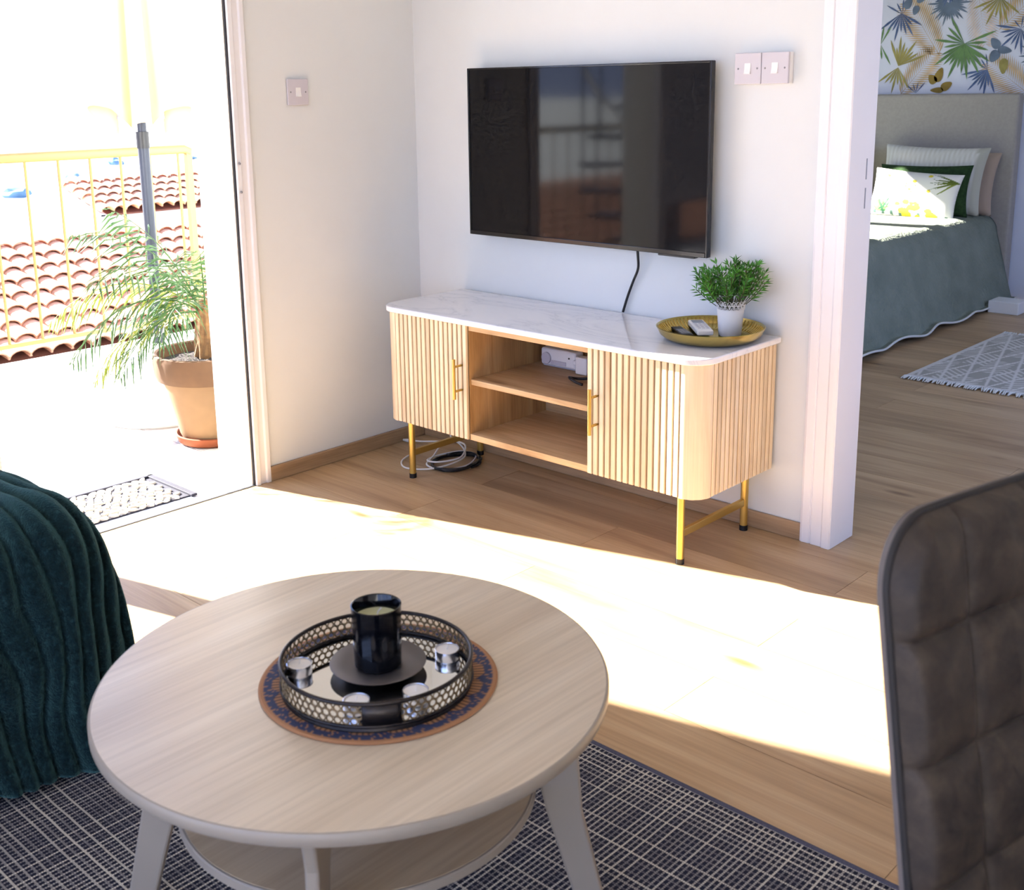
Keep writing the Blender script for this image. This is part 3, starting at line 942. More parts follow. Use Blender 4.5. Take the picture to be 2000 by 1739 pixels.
for sgn, xs in ((-1, CX0), (1, CX1)):
    sp_ = MB().box(min(xs - sgn * .008, xs - sgn * .022), max(xs - sgn * .008, xs - sgn * .022), CYF + RC, CYB, CZ0 + .001, CZ1 - .001).build('side_panel', M['groove'], cb)
    n = int((CYB - CYF - RC) / PITCH)
    p_ = (CYB - CYF - RC) / n
    for i in range(n):
        slat_at(sp_, (xs - sgn * .0035, CYF + RC + p_ * (i + .5), zc), 0 if sgn > 0 else pi)
    # rounded corner post
    cx_ = xs - sgn * RC
    out, inn = [], []
    for i in range(13):
        a = -pi / 2 + sgn * (pi / 2) * i / 12
        fl_ = .0012 if i % 3 == 0 else 0
        out.append((cx_ + (RC + .0015 - fl_) * cos(a), CYF + RC + (RC + .0015 - fl_) * sin(a)))
        inn.append((cx_ + (RC - .018) * cos(a), CYF + RC + (RC - .018) * sin(a)))
    MB().prism(out + inn[::-1], CZ0 + .001, CZ1 - .001).build('corner_post', M['slat'], cb, smooth=25)
for lx in (.343, 1.438):
    for ly in (-.376, -.045):
        lg = MB().tube([(lx, ly, .014), (lx, ly, CZ0)], .0115, 16).build('leg', M['brass'], cb, smooth=40)
        MB().tube([(lx, ly, 0), (lx, ly, .016)], .0125, 16).build('foot', M['black'], lg, smooth=40)
    MB().box(lx - .006, lx + .006, -.376, -.045, .078, .099).build('stretcher', M['brass'], cb, bevel=.001)

# things in and under the cabinet
ps = thing('power_strip', (.765, -.085, .399), 'white power adapter block at the back of the open shelf', 'power strip')
MB().box(.69, .838, -.105, -.06, .405, .462).build('body', M['whitep'], ps, bevel=.008, segs=3)
MB().tube([(.718, -.106, .43), (.718, -.112, .43)], .019, 20).build('socket_disc', M['switchm'], ps, smooth=40)
MB().box(.735, .80, -.1085, -.104, .412, .425).build('ridge', M['switchm'], ps, bevel=.001)
MB().tube([(.812, -.105, .44), (.812, -.1065, .44)], .003, 8).build('indicator', M['black'], ps)
MB().box(.69, .83, -.09, -.06, .399, .406).build('base_plate', M['switchm'], ps)
pg = thing('mains_plug', (.872, -.1, .399), 'white mains plug standing beside the power adapter on the shelf', 'plug')
MB().box(.853, .9, -.125, -.09, .3995, .456).build('body', M['whitep'], pg, bevel=.005)
MB().box(.838, .855, -.118, -.1, .425, .441).build('cord_grip', M['whitep'], pg, bevel=.003)
loop = [(.95 + .05 * cos(a) - .02 * (cos(a) > .5), -.2 + .035 * sin(a), .404 + .006 * sin(2 * a) + .006) for a in [2 * pi * i / 28 for i in range(24)]]
tag(MB().tube(loop, .0045, 8).build('charging_cable', M['black'], smooth=1), 'short black cord loop lying on the upper cabinet shelf', 'cable')
arc = [(.765 + .05 * cos(a), -.038, .372 + .04 * sin(a)) for a in [pi + pi * i / 14 for i in range(15)]]
tag(MB().tube(arc, .006, 8).build('hanging_cable', M['whitep'], smooth=1), 'white cable sagging at the back of the lower shelf', 'cable')
wc = thing('white_cable', (.28, -.2, 0), 'white cable coiled loosely on the floor under the cabinet', 'cable')
cbp = [(.035, -.125, .012), (.09, -.105, .012), (.16, -.08, .02), (.215, -.09, .03), (.19, -.16, .02), (.175, -.235, .01), (.2, -.3, .006), (.262, -.335, .005), (.335, -.30, .008), (.365, -.22, .012), (.34, -.12, .014), (.26, -.07, .03),
       (.22, -.1, .045), (.26, -.2, .016), (.305, -.275, .01), (.375, -.262, .006), (.41, -.18, .008), (.36, -.085, .012), (.29, -.09, .012), (.262, -.17, .012), (.275, -.245, .014), (.335, -.245, .02), (.355, -.16, .02), (.3, -.08, .035), (.235, -.085, .05), (.20, -.05, .1), (.19, -.03, .17), (.19, -.028, .21)]
MB().tube(bez(cbp, 7), .0032, 7).build('cord', M['whitep'], wc, smooth=1)
MB().tube([(.0, 0, 0), (.02, .004, 0), (.03, .006, 0), (.045, .01, 0)], [.004, .007, .007, .004], 10).build('connector', M['whitep'], wc, smooth=1).matrix_basis = Matrix.Translation(Vector((.02, -.13, .01)) - org(wc)) @ Matrix.Translation(org(wc))
bc = []
for i in range(60):
    a = 2 * pi * i / 24
    bc.append((.355 + (.075 + .006 * sin(i * .7)) * cos(a), -.18 + (.095 + .005 * cos(i * .9)) * sin(a), .006 + .004 * (i // 24)))
tag(MB().tube(bc, .0048, 7).build('black_cable', M['black'], smooth=1), 'black cable coil lying on the floor behind the left cabinet leg', 'cable')

# gold tray
gx, gy, gz = 1.378, -.160, .595
gt = thing('gold_tray', (gx, gy, gz), 'round gold metal tray on the right end of the marble top', 'tray')
MB().lathe([(.001, .001), (.105, .001), (.126, .004), (.142, .016), (.150, .032), (.153, .037), (.150, .038), (.139, .022), (.122, .0095), (.1, .006), (.001, .006)], 72, (gx, gy, gz), close=False).build('dish', M['gold'], gt, smooth=50)
fl2 = MB()
for i in range(72):
    a = 2 * pi * i / 72
    fl2.tube([(gx + r_ * cos(a), gy + r_ * sin(a), gz + z_) for r_, z_ in ((.117, .0092), (.127, .0135), (.137, .0215), (.1465, .0335))], .0016, 5)
tag(fl2.build('flutes', M['gold'], gt, smooth=1), kind='stuff')

# potted bush
bx_, by_, bz_ = 1.412, -.112, .6015
pb = thing('potted_bush', (bx_, by_, bz_), 'small green leafy plant in a white pot with lace rim', 'potted plant')
MB().lathe([(.001, 0), (.030, 0), (.032, .002), (.037, .066), (.0385, .078), (.037, .078), (.034, .06), (.03, .05), (.001, .05)], 40, (bx_, by_, bz_), close=False).build('pot', M['whitep'], pb, smooth=50)
lc = MB()
nl = 20
for i in range(nl):
    a = 2 * pi * i / nl
    for row, (zc_, ra, rb_, sh) in enumerate(((.084, .0056, .0068, 0), (.0955, .0056, .0064, .5))):
        aa = a + sh * 2 * pi / nl
        cpt = Vector((bx_ + (.039 + .0006 * row) * cos(aa), by_ + (.039 + .0006 * row) * sin(aa), bz_ + zc_))
        tx = Vector((-sin(aa), cos(aa), 0))
        lc.tube([cpt + tx * ra * cos(g) + Vector((0, 0, 1)) * rb_ * sin(g) for g in [2 * pi * j / 8 for j in range(8)]], .0011, 4, closed=True)
        for sg in (-1, 1):
            lc.tube([cpt - Vector((0, 0, rb_)), cpt + tx * sg * ra * .4 + Vector((0, 0, rb_ * .3))], .0009, 4)
lc.build('lace_rim', M['whitep'], pb, smooth=1)
MB().lathe([(.001, .07), (.034, .07)], 24, (bx_, by_, bz_), close=False).build('soil', M['soil'], pb)
rb2 = random.Random(11)
lv, st = MB(), MB()
def leaf(mb, p_, d_, ln, wd, rg):
    up = Vector((0, 0, 1))
    s_ = d_.cross(up)
    if s_.length < .1: s_ = Vector((1, 0, 0))
    s_.normalize()
    n_ = s_.cross(d_).normalized()
    ta = rg.uniform(0, 2 * pi)
    s2 = s_ * cos(ta) + n_ * sin(ta)
    mid = p_ + d_ * ln * .45
    tip = p_ + d_ * ln + Vector((0, 0, -ln * .12))
    fold = s2.cross(d_).normalized() * wd * .25
    mb.add([p_, mid + s2 * wd / 2 + fold, tip, mid - s2 * wd / 2 + fold, mid], [(0, 1, 4), (1, 2, 4), (0, 4, 3), (4, 2, 3)])
for i in range(64):
    az = rb2.uniform(0, 2 * pi)
    sp_ = rb2.random() ** .6
    el = radians(88 - 54 * sp_)
    ln = rb2.uniform(.10, .148) * (1.05 - .12 * sp_)
    p_ = Vector((bx_ + .022 * sp_ * cos(az), by_ + .022 * sp_ * sin(az), bz_ + .07))
    d_ = Vector((cos(az) * cos(el), sin(az) * cos(el), sin(el)))
    pts = [p_.copy()]
    n = 9
    for k in range(n):
        d_ = (d_ + Vector((0, 0, .04)) + Vector((rb2.uniform(-.1, .1), rb2.uniform(-.1, .1), rb2.uniform(-.05, .05)))).normalized()
        p_ = p_ + d_ * ln / n
        pts.append(p_.copy())
        if k < 3: continue
        for sg in range(4):
            a2 = rb2.uniform(0, 2 * pi)
            e1 = d_.cross(Vector((.3, .5, .8))).normalized(); e2 = d_.cross(e1)
            ld = (d_ * .75 + (e1 * cos(a2) + e2 * sin(a2)) * .7).normalized()
            leaf(lv, p_, ld, rb2.uniform(.018, .032), rb2.uniform(.0036, .0056), rb2)
    q_ = p_ + d_ * .01
    leaf(lv, p_, d_, .025, .006, rb2)
    st.tube(pts, .0011, 4)
for v_i, v_ in enumerate(lv.v):
    if v_[1] > -.008: lv.v[v_i] = (v_[0], -.008, v_[2])
tag(lv.build('foliage', M['bush'], pb), kind='stuff')
tag(st.build('stems', M['bushstem'], pb), kind='stuff')

# remotes
def remote(label, name, c, ang, ln, wd, th, mat, disp, btn, tilt=0):
    t = thing(name, c, label, 'remote control')
    c = Vector(c)
    ax = Vector((cos(ang), sin(ang), tilt)).normalized(); ay = Vector((-sin(ang), cos(ang), 0)); az = ax.cross(ay)
    cc = c + az * th / 2
    MB().obox(cc, ax * ln / 2, ay * wd / 2, az * th / 2).build('body', mat, t, bevel=.004, segs=3)
    if disp:
        MB().obox(cc - ax * ln * .3 + az * th / 2, ax * ln * .13, ay * wd * .36, az * .0006).build('display', disp, t)
    for i in range(4):
        for j in (-1, 0, 1):
            MB().obox(cc + ax * ln * (-.08 + i * .13) + ay * wd * .26 * j + az * th / 2, ax * .005, ay * .0038, az * .0009).build('button', btn, t, bevel=.0006)
M['lcd'] = plain('remote_lcd', lin(130, 146, 172), .2, var=.03)
remote('white remote control with a small screen on the gold tray', 'remote_control', (1.325, -.130, .6075), radians(-46), .155, .046, .016, M['whitep'], M['lcd'], M['switchm'])
remote('black remote control beside the white one on the gold tray', 'remote_control', (1.297, -.184, .6018), radians(-38), .115, .034, .011, M['black'], None, M['steel'])

# ------------------------------------------------------------------ rug and coffee table
rg = thing('area_rug', (1.9, -2.3, 0), 'dark navy and cream woven rug under the coffee table', 'rug')
MB().box(1.0, 3.4, -3.3, -1.242, .0005, .0085).build('pile', M['rug'], rg)
M['rugedge'] = plain('rug_binding', lin(70, 70, 86), .95, var=.2, vscale=200, bmp=.5, bscale=400)
for ya in (-1.246, -3.308):
    MB().box(.992, 3.408, ya, ya + .012, .0005, .0105).build('binding', M['rugedge'], rg, bevel=.003)
RZ = .0085
tx_, ty_ = 1.858, -1.864
ct = thing('coffee_table', (tx_, ty_, RZ), 'round ash wood coffee table with splayed taupe legs and lower shelf', 'table')
TR, TZ = .384, .43
MB().lathe([(TR - .02, TZ - .022), (TR - .003, TZ - .020), (TR, TZ - .016), (TR, TZ - .004), (TR - .002, TZ - .0008), (TR - .004, TZ - .0002)], 128, (tx_, ty_, 0)).build('table_edge', M['tabledge'], ct, smooth=40)
MB().lathe([(TR - .0045, TZ - .001), (TR - .0045, TZ)], 128, (tx_, ty_, 0)).build('table_top', M['tabletop'], ct, smooth=40)
MB().lathe([(.272, .238), (.274, .24), (.274, .252), (.272, .254)], 96, (tx_, ty_, 0)).build('shelf_edge', M['tabledge'], ct, smooth=40)
MB().lathe([(.269, .2535), (.269, .2548)], 96, (tx_, ty_, 0)).build('lower_shelf', M['shelfv'], ct, smooth=40)
for k in range(4):
    a = radians(-49.5 + 90 * k)
    d_ = Vector((cos(a), sin(a), 0)); s_ = Vector((-sin(a), cos(a), 0))
    t_ = .0095
    q = [(.205, TZ - .022), (.352, TZ - .022), (.335, .34), (.345, .2), (.388, RZ), (.345, RZ), (.29, .2), (.268, .3)]
    vs = [Vector((tx_, ty_, z_)) + d_ * r_ + s_ * t_ * sg for sg in (-1, 1) for r_, z_ in q]
    n = len(q)
    MB().add(vs, [tuple(range(n - 1, -1, -1)), tuple(range(n, 2 * n))] + [(i, (i + 1) % n, n + (i + 1) % n, n + i) for i in range(n)]).build('leg', M['tabledge'], ct, bevel=.004)

# placemat
mx_, my_ = 1.90, -1.852
MR = .178
pl_mb = MB()
def matgrid(u, v_):
    a = 2 * pi * u; r_ = MR * (.55 + .45 * v_)
    return (mx_ + r_ * cos(a), my_ + r_ * sin(a), TZ + .0042 - (.0018 if v_ > .999 else 0))
pl_mb.grid(matgrid, 360, 26, True)
n0 = len(pl_mb.v)
pl_mb.lathe([(MR * .55, .0042), (.001, .0042)], 360, (mx_, my_, TZ), close=False)
pl_mb.lathe([(.001, .0004), (MR - .001, .0004), (MR, .0024)], 360, (mx_, my_, TZ), close=False)
pmo = pl_mb.build('placemat', M['printmat'], smooth=30)
tag(pmo, 'round blue and copper patterned placemat under the mirror tray', 'placemat')
NAVY, COPPER, DKB = lin(48, 56, 84), lin(156, 112, 78), lin(60, 46, 44)
def matcol(p_):
    dx, dy = p_.x - mx_, p_.y - my_
    r_ = sqrt(dx * dx + dy * dy) / MR
    a = math.atan2(dy, dx)
    if r_ > .965: return COPPER
    n = 18
    f_ = (a / (2 * pi) * n) % 1
    pet = abs(f_ - .5) * 2
    lim = .80 + .12 * sqrt(max(0, 1 - pet * pet))
    if r_ < lim:
        if r_ > lim - .025: return NAVY
        ray_ = (f_ * 7) % 1
        return COPPER if ray_ < .62 else DKB
    q = sin(a * 120) * sin(r_ * 95) + .5 * sin(a * 47 + r_ * 60)
    return COPPER if q > .62 else NAVY
colour_attr(pmo, matcol)

# mirror tray
rx_, ry_, rz_ = 1.908, -1.862, TZ + .0044
mt = thing('mirror_tray', (rx_, ry_, rz_), 'round mirrored tray with dark pierced metal gallery rim', 'tray')
RR = .1405
MB().lathe([(.001, 0), (RR, 0), (RR + .001, .002), (RR, .006), (.001, .006)], 96, (rx_, ry_, rz_), close=False).build('base', M['darkmetal'], mt, smooth=40)
MB().lathe([(.001, .0064), (RR - .003, .0064)], 96, (rx_, ry_, rz_), close=False).build('mirror', M['mirror'], mt, smooth=40)
def ring(r_, z_, t_): return [(rx_ + r_ * cos(2 * pi * i / 96), ry_ + r_ * sin(2 * pi * i / 96), z_) for i in range(96)]
MB().tube(ring(RR, rz_ + .043, .003), .003, 8, closed=True).build('top_ring', M['darkmetal'], mt, smooth=1)
MB().tube(ring(RR, rz_ + .009, .003), .0028, 8, closed=True).build('bottom_ring', M['darkmetal'], mt, smooth=1)
fi = MB()
nf = 74
for i in range(nf):
    a = 2 * pi * i / nf
    for zr, rr_ in ((.017, .0052), (.026, .0058), (.0352, .0052)):
        aa = a + (pi / nf if zr == .026 else 0)
        cpt = Vector((rx_ + RR * cos(aa), ry_ + RR * sin(aa), rz_ + zr))
        tx = Vector((-sin(aa), cos(aa), 0))
        fi.tube([cpt + tx * rr_ * cos(g) + Vector((0, 0, 1)) * rr_ * .95 * sin(g) for g in [2 * pi * j / 8 for j in range(8)]], .0013, 4, closed=True)
tag(fi.build('gallery_filigree', M['fili'], mt, smooth=1), kind='stuff')
for ac in (-38, 52, 142, 232):
    def plt(u, v_):
        a = radians(ac + (u - .5) * 22)
        return (rx_ + (RR + .0016) * cos(a), ry_ + (RR + .0016) * sin(a), rz_ + .011 + .03 * v_)
    q = MB().grid(plt, 8, 2).build('solid_panel', M['darkmetal'], mt, smooth=1)
    s2 = q.modifiers.new('thick', 'SOLIDIFY'); s2.thickness = .002

# saucer, candle, tea lights
sx_, sy_ = 1.892, -1.846
MZ = rz_ + .0064
tag(MB().lathe([(.001, 0), (.03, 0), (.034, .003), (.05, .009), (.0715, .013), (.0725, .0145), (.0705, .0155), (.05, .0125), (.001, .0115)], 64, (sx_, sy_, MZ), close=False).build('saucer', M['saucer'], smooth=50),
    'dark grey metal saucer under the black candle', 'saucer')
cx_, cy_, cz_ = 1.897, -1.850, MZ + .0126
cn = thing('candle', (cx_, cy_, cz_), 'black glass jar candle with pale green wax on the mirror tray', 'candle')
MB().lathe([(.001, 0), (.031, 0), (.035, .003), (.0375, .094), (.0378, .0965), (.0362, .0972), (.0345, .0955), (.034, .06), (.001, .06)], 56, (cx_, cy_, cz_), close=False).build('jar', M['candleglass'], cn, smooth=50)
MB().lathe([(.0338, .076), (.028, .0745), (.006, .0745), (.001, .075)], 40, (cx_, cy_, cz_), close=False).build('wax', M['wax'], cn, smooth=1)
MB().tube([(cx_, cy_, cz_ + .074), (cx_ + .002, cy_ + .002, cz_ + .085), (cx_ + .006, cy_ + .005, cz_ + .091)], .0012, 6).build('wick', M['waxw'], cn)
for lab, tx, ty in (('tea light at the left rim of the mirror tray, near the sofa', 1.812, -1.932), ('tea light at the right rim of the mirror tray, beyond the candle', 1.944, -1.752),
                    ('half hidden tea light at the front rim, directly below the candle', 1.957, -1.942), ('half hidden tea light at the front rim, right of the candle', 1.999, -1.868)):
    t = thing('tea_light', (tx, ty, MZ), lab, 'tea light')
    MB().lathe([(.001, 0), (.0178, 0), (.0185, .001), (.0185, .0155), (.0192, .0162), (.0182, .0165), (.0176, .0155), (.0176, .012), (.001, .012)], 32, (tx, ty, MZ), close=False).build('cup', M['alu'], t, smooth=40)
    MB().lathe([(.0175, .0142), (.012, .0146), (.001, .0148)], 28, (tx, ty, MZ), close=False).build('wax', M['waxw'], t, smooth=1)
    MB().tube([(tx, ty, MZ + .014), (tx + .001, ty + .001, MZ + .023)], .0009, 5).build('wick', M['waxw'], t)

# ------------------------------------------------------------------ sofa and throw
sf = thing('sofa', (.56, -2.8, 0), 'dark sofa almost hidden beneath the teal throw', 'sofa')
MB().box(.12, .98, -4.0, -1.98, .06, .34).build('seat', M['sofafab'], sf, bevel=.05, segs=4)
MB().box(.05, .3, -4.0, -1.98, .3, .78).build('backrest', M['sofafab'], sf, bevel=.05, segs=4) if False else None
for a, b_ in ((.2, -2.1), (.9, -2.1), (.2, -3.9), (.9, -3.9)):
    MB().box(a - .025, a + .025, b_ - .025, b_ + .025, .0, .07).build('leg', M['black'], sf)
def throw(u, v_):
    # u across (y), v along the drape (x over the top, then down to the floor)
    s_ = v_ * 1.14
    if u < .1:                       # end skirt hanging at the side
        k_ = 1 - u / .1
        y0_, drop = -1.815 + .02 * k_, .24 + .19 * k_
    else:
        t = (u - .1) / .9
        y0_ = -1.815 - t * .95
        q = min(1, max(0, (y0_ + 1.955) / .14))
        drop = .24 * (1 - sqrt(max(0, 1 - q * q)))
    top = .505 - drop
    R_ = min(.14, top * .55)
    L0 = .455 + (.14 - R_)
    arc_ = R_ * pi / 2
    fold = .024 * sin(y0_ * 13 + 2.2 * s_) + .014 * sin(y0_ * 27 - 4 * s_ + 1) + .006 * sin(s_ * 23 + y0_ * 9)
    yw = y0_ + .020 * sin(5 * s_ + y0_ * 6) + .035 * s_ * sin(y0_ * 7 + .5) + .008 * sin(13 * s_ + y0_ * 31)
    rib = abs(sin(pi * yw / .044)) ** .75
    if s_ < L0:
        x, z, nx, nz = .50 + s_, top - .02 * (1 - s_ / L0), 0, 1
    elif s_ < L0 + arc_:
        a = (s_ - L0) / R_
        x, z = .50 + L0 + R_ * sin(a), top - R_ + R_ * cos(a)
        nx, nz = sin(a), cos(a)
    else:
        dn = (s_ - L0 - arc_) / (1.14 - L0 - arc_)
        full_ = top - R_ - .014 - .02 * (.5 + .5 * sin(y0_ * 17))
        x, z = .50 + L0 + R_ + dn * (.03 + 1.5 * fold), top - R_ - full_ * dn
        nx, nz = 1, .1
    d_ = .020 * rib + fold * .5
    return (x + nx * d_, y0_ + .012 * sin(9 * z + 3), max(z + nz * d_, .013 + .004 * rib))
tb = MB().grid(throw, 260, 110)
tb2 = tb.build('throw_blanket', M['plush'], smooth=1)
s2 = tb2.modifiers.new('thick', 'SOLIDIFY'); s2.thickness = .012; s2.offset = -1
tag(tb2, 'dark teal ribbed plush throw draped over the sofa to the rug', 'blanket')

# ------------------------------------------------------------------ dining chair
P0 = Vector((2.662, -1.873, 0)); cd_ = Vector((.2617, .9652, 0)); cn_ = Vector((.9652, -.2617, 0))
ch = thing('dining_chair', (2.85, -1.7, 0), 'dark brown tufted dining chair in the right foreground', 'chair')
BW, ZB, ZT_ = .46, .40, .884
RCN = .07
def bpt(u, z, n):
    return P0 + cd_ * u + cn_ * (.166 * (.88 - z) + n + .012 * ((u / BW - .5) * 2) ** 2 + .008) + Vector((0, 0, z))
def inset(z):
    dz = z - (ZT_ - RCN)
    return RCN - sqrt(max(0, RCN * RCN - dz * dz)) if dz > 0 else 0
def outline(s_, t_):
    z = ZB + (ZT_ - ZB) * (1 - (1 - t_) ** 1.6)
    i_ = inset(z)
    return i_ + (BW - 2 * i_) * s_, z
def front(s_, t_):
    u, z = outline(s_, t_)
    i_ = inset(z)
    dist = max(0, min(u - i_, BW - i_ - u, ZT_ - z))
    edge = .018 * (1 - math.exp(-dist / .007))
    cu = (u - .1) / .115
    du = abs(cu - round(cu)) * .115
    cz = (z - .775) / .122
    dz = abs(cz - round(cz)) * .122
    puff = .012 * (1 - math.exp(-du / .007)) * (1 - math.exp(-dz / .008)) + .006 * (du * dz) / (.0575 * .061)
    return tuple(bpt(u, z, edge + puff * min(1, .25 + dist / .012) - .0085))
MB().grid(front, 170, 170).build('backrest_cushion', M['suede'], ch, smooth=1)
loop_ = [outline(0, i / 70) for i in range(71)] + [outline(i / 20, 1) for i in range(1, 20)] + [outline(1, 1 - i / 70) for i in range(71)]
MB().tube([bpt(u, z, -.009) for u, z in loop_], .0042, 8).build('piping', M['piping'], ch, smooth=1)
n = len(loop_)
vs = [bpt(u, z, -.009) for u, z in loop_] + [bpt(u, z, -.020) for u, z in loop_] + [bpt(BW / 2 + (u - BW / 2) * .95, .4 + (z - .4) * .975, -.03) for u, z in loop_]
fs = [(i, i + 1, n + i + 1, n + i) for i in range(n - 1)] + [(n + i, n + i + 1, 2 * n + i + 1, 2 * n + i) for i in range(n - 1)] + [tuple(range(2 * n, 3 * n))]
MB().add(vs, fs).build('backrest_shell', M['chairback'], ch, smooth=50)
sc_ = P0 + cd_ * BW / 2 + cn_ * .29
MB().obox(sc_ + Vector((0, 0, .43)), cd_ * .23, cn_ * .22, Vector((0, 0, .045))).build('seat', M['suede'], ch, bevel=.03, segs=4)
for a in (-1, 1):
    for b_ in (-1, 1):
        tp = sc_ + cd_ * .17 * a + cn_ * .17 * b_ + Vector((0, 0, .4)); bt = sc_ + cd_ * .21 * a + cn_ * .22 * b_ + Vector((0, 0, RZ))
        MB().tube([bt, tp], [.009, .014], 12).build('leg', M['black'], ch, smooth=40)

# ------------------------------------------------------------------ bedroom
bd = thing('bed', (-.2, 3.15, 0), 'double bed with a tall grey linen headboard', 'bed')
MB().box(-1.1, .655, 4.205, 4.292, .05, 1.232).build('headboard', M['head'], bd, bevel=.018, segs=3)
MB().box(-.95, .53, 2.2, 4.2, .08, .26).build('base', M['darkwood'], bd, bevel=.01)
MB().box(-.95, .53, 2.2, 4.2, .26, .465).build('mattress', M['whitefab'], bd, bevel=.04, segs=4)
for a, b_ in ((-.9, 2.3), (.5, 2.3)):
    MB().box(a - .03, a + .03, b_ - .03, b_ + .03, 0, .09).build('leg', M['darkwood'], bd)
MB().box(.73, .9, 3.76, 3.92, 0, .07).build('foot_block', M['whitep'], bd, bevel=.004)
def spread(u, v_):
    # closed loop shape: u across the bed (x), v along (y)
    w_ = 2.72
    s_ = (u - .5) * w_
    xc = -.2; half = .79; r_ = .1
    a_ = abs(s_); sg = 1 if s_ > 0 else -1
    ar = r_ * pi / 2
    if a_ < half - r_ + .0: x, z = a_, .515
    elif a_ < half - r_ + ar:
        t = (a_ - half + r_) / r_
        x, z = half - r_ + r_ * sin(t), .515 - r_ + r_ * cos(t)
    else:
        dn = a_ - (half - r_ + ar)
        x, z = half + dn * .30 + .012 * sin(v_ * 23) * dn / .4, .515 - r_ - dn * .93
    yy = 2.1 + 2.1 * v_
    # foot end droop
    lowf = 0
    if v_ < .06:
        t = 1 - v_ / .06
        lowf = t * t * .1
    z = max(z - lowf, .022 + .02 * (.5 + .5 * sin(v_ * 31)))
    z += .006 * sin(v_ * 14 + x * 3) * (1 if a_ < half - .1 else 0)
    return (xc + sg * x, yy, z)
bsp = MB().grid(spread, 120, 90)
foot = MB()
def footf(u, v_):
    p_ = spread(u, 0)
    return (p_[0], 2.1 - .05 * v_ - .02 * sin(u * 40) * v_, p_[2] + (.035 - p_[2]) * v_ if p_[2] > .035 else p_[2])
bsp.grid(footf, 120, 14)
bso = bsp.build('bedspread', M['quilt'], smooth=60)
s2 = bso.modifiers.new('thick', 'SOLIDIFY'); s2.thickness = .008; s2.offset = 1
tag(bso, 'sage green textured bedspread hanging over the side of the bed', 'bedspread')
hem = [Vector(spread(1, i / 60)) for i in range(61)]
h_ = MB().tube([p_ + Vector((.004, 0, 0)) for p_ in hem], .006, 6).build('hem', M['whitefab'], bso, smooth=1)

def pillow(name, c, hw, hh, th, tilt, yaw, mat, label, cat, rollz=0, nu=48, nv=36, colf=None):
    cy, sy = cos(yaw), sin(yaw)
    ax = Vector((cy, sy, 0))
    up = Vector((0, sin(tilt), cos(tilt)))
    up = Vector((-sy * sin(tilt), cy * sin(tilt), cos(tilt)))
    cr, sr = cos(rollz), sin(rollz)
    ax, up = ax * cr + up * sr, up * cr - ax * sr
    nrm = ax.cross(up)     # towards the camera side (-y)
    c = Vector(c)
    mb = MB()
    def side(sg):
        def f_(u, v_):
            a, b_ = u * 2 - 1, v_ * 2 - 1
            pin = 1 - .07 * (1 - a * a) * abs(b_) ** 3, 1 - .07 * (1 - b_ * b_) * abs(a) ** 3
            t = th * ((1 - a ** 4) * (1 - b_ ** 4)) ** .55
            x = a * hw * pin[1]; y_ = b_ * hh * pin[0]
            return c + ax * x + up * y_ + nrm * (sg * t)
        return f_
    mb.grid(side(1), nu, nv).grid(side(-1), nu, nv)
    o = mb.build(name, mat, smooth=1)
    tag(o, label, cat)
    if colf:
        def g(p_):
            d_ = p_ - c
            return colf(d_.dot(ax) / hw, d_.dot(up) / hh, d_.dot(nrm))
        colour_attr(o, g)
    return o
def stripes(a, b_, n_):
    s_ = .5 + .5 * sin(a * 68 + b_ * 6)
    c0, c1 = lin(206, 202, 188), lin(226, 224, 216)
    if a > .82: return lin(186, 184, 168)
    return tuple(c0[i] * s_ + c1[i] * (1 - s_) for i in range(3))
pillow('pillow', (.27, 4.15, .71), .315, .19, .055, radians(10), 0, M['pinkfab'], 'plain beige pillow hidden behind the striped pillow', 'pillow', radians(-2))
pillow('pillow', (.225, 4.055, .725), .325, .205, .065, radians(14), 0, M['print'], 'large pale pillow with thin stripes leaning on the headboard', 'pillow', radians(-1), colf=stripes)
pillow('pillow', (-.54, 4.08, .72), .34, .205, .07, radians(12), 0, M['print'], 'pale pillow cut off by the doorway edge, left of the striped one', 'pillow', colf=stripes)
pillow('cushion', (.225, 3.945, .665), .285, .155, .05, radians(12), 0, M['greenfab'], 'dark green velvet cushion behind the flowered cushion', 'cushion', radians(1))
def seg_d(px, py, ax, ay, bx, by):
    dx, dy = bx - ax, by - ay
    t = max(0, min(1, ((px - ax) * dx + (py - ay) * dy) / (dx * dx + dy * dy)))
    return math.hypot(px - ax - t * dx, (py - ay - t * dy)), t
rc = random.Random(5)
GR = []
for i in range(26):
    a = radians(90 + rc.uniform(-70, 70)); l_ = rc.uniform(.35, .75)
    GR.append((-.62 + rc.uniform(-.1, .1), -.78, -.62 + l_ * cos(a) * .6, -.78 + l_ * sin(a), rc.choice((lin(70, 120, 60), lin(120, 160, 90), lin(40, 90, 60)))))
for i in range(16):
    a = radians(180 + rc.uniform(-25, 50)); l_ = rc.uniform(.4, .62)
    GR.append((.92, .62, .92 + l_ * cos(a), .62 + l_ * sin(a) * 1.5, rc.choice((lin(96, 110, 40), lin(130, 140, 60), lin(80, 90, 30)))))
FLW = [(rc.uniform(-.3, .6), rc.uniform(-.9, -.35), rc.uniform(.04, .1)) for i in range(20)] + [(rc.uniform(-.8, .4), rc.uniform(0, .9), rc.uniform(.02, .05)) for i in range(10)]
def floral(a, b_, n_):
    if n_ < 0: return lin(214, 208, 196)[:3]
    for x0_, y0_, x1_, y1_, c_ in GR:
        d_, t = seg_d(a, b_, x0_, y0_, x1_, y1_)
        if d_ < .026 * (1.15 - t): return c_
    for fx, fy, fr in FLW:
        if math.hypot((a - fx), (b_ - fy) * .8) < fr: return lin(226, 204, 60)
    if -.75 > b_ > -.9 and sin(a * 31) > .5: return lin(90, 120, 110)
    return lin(236, 232, 224)
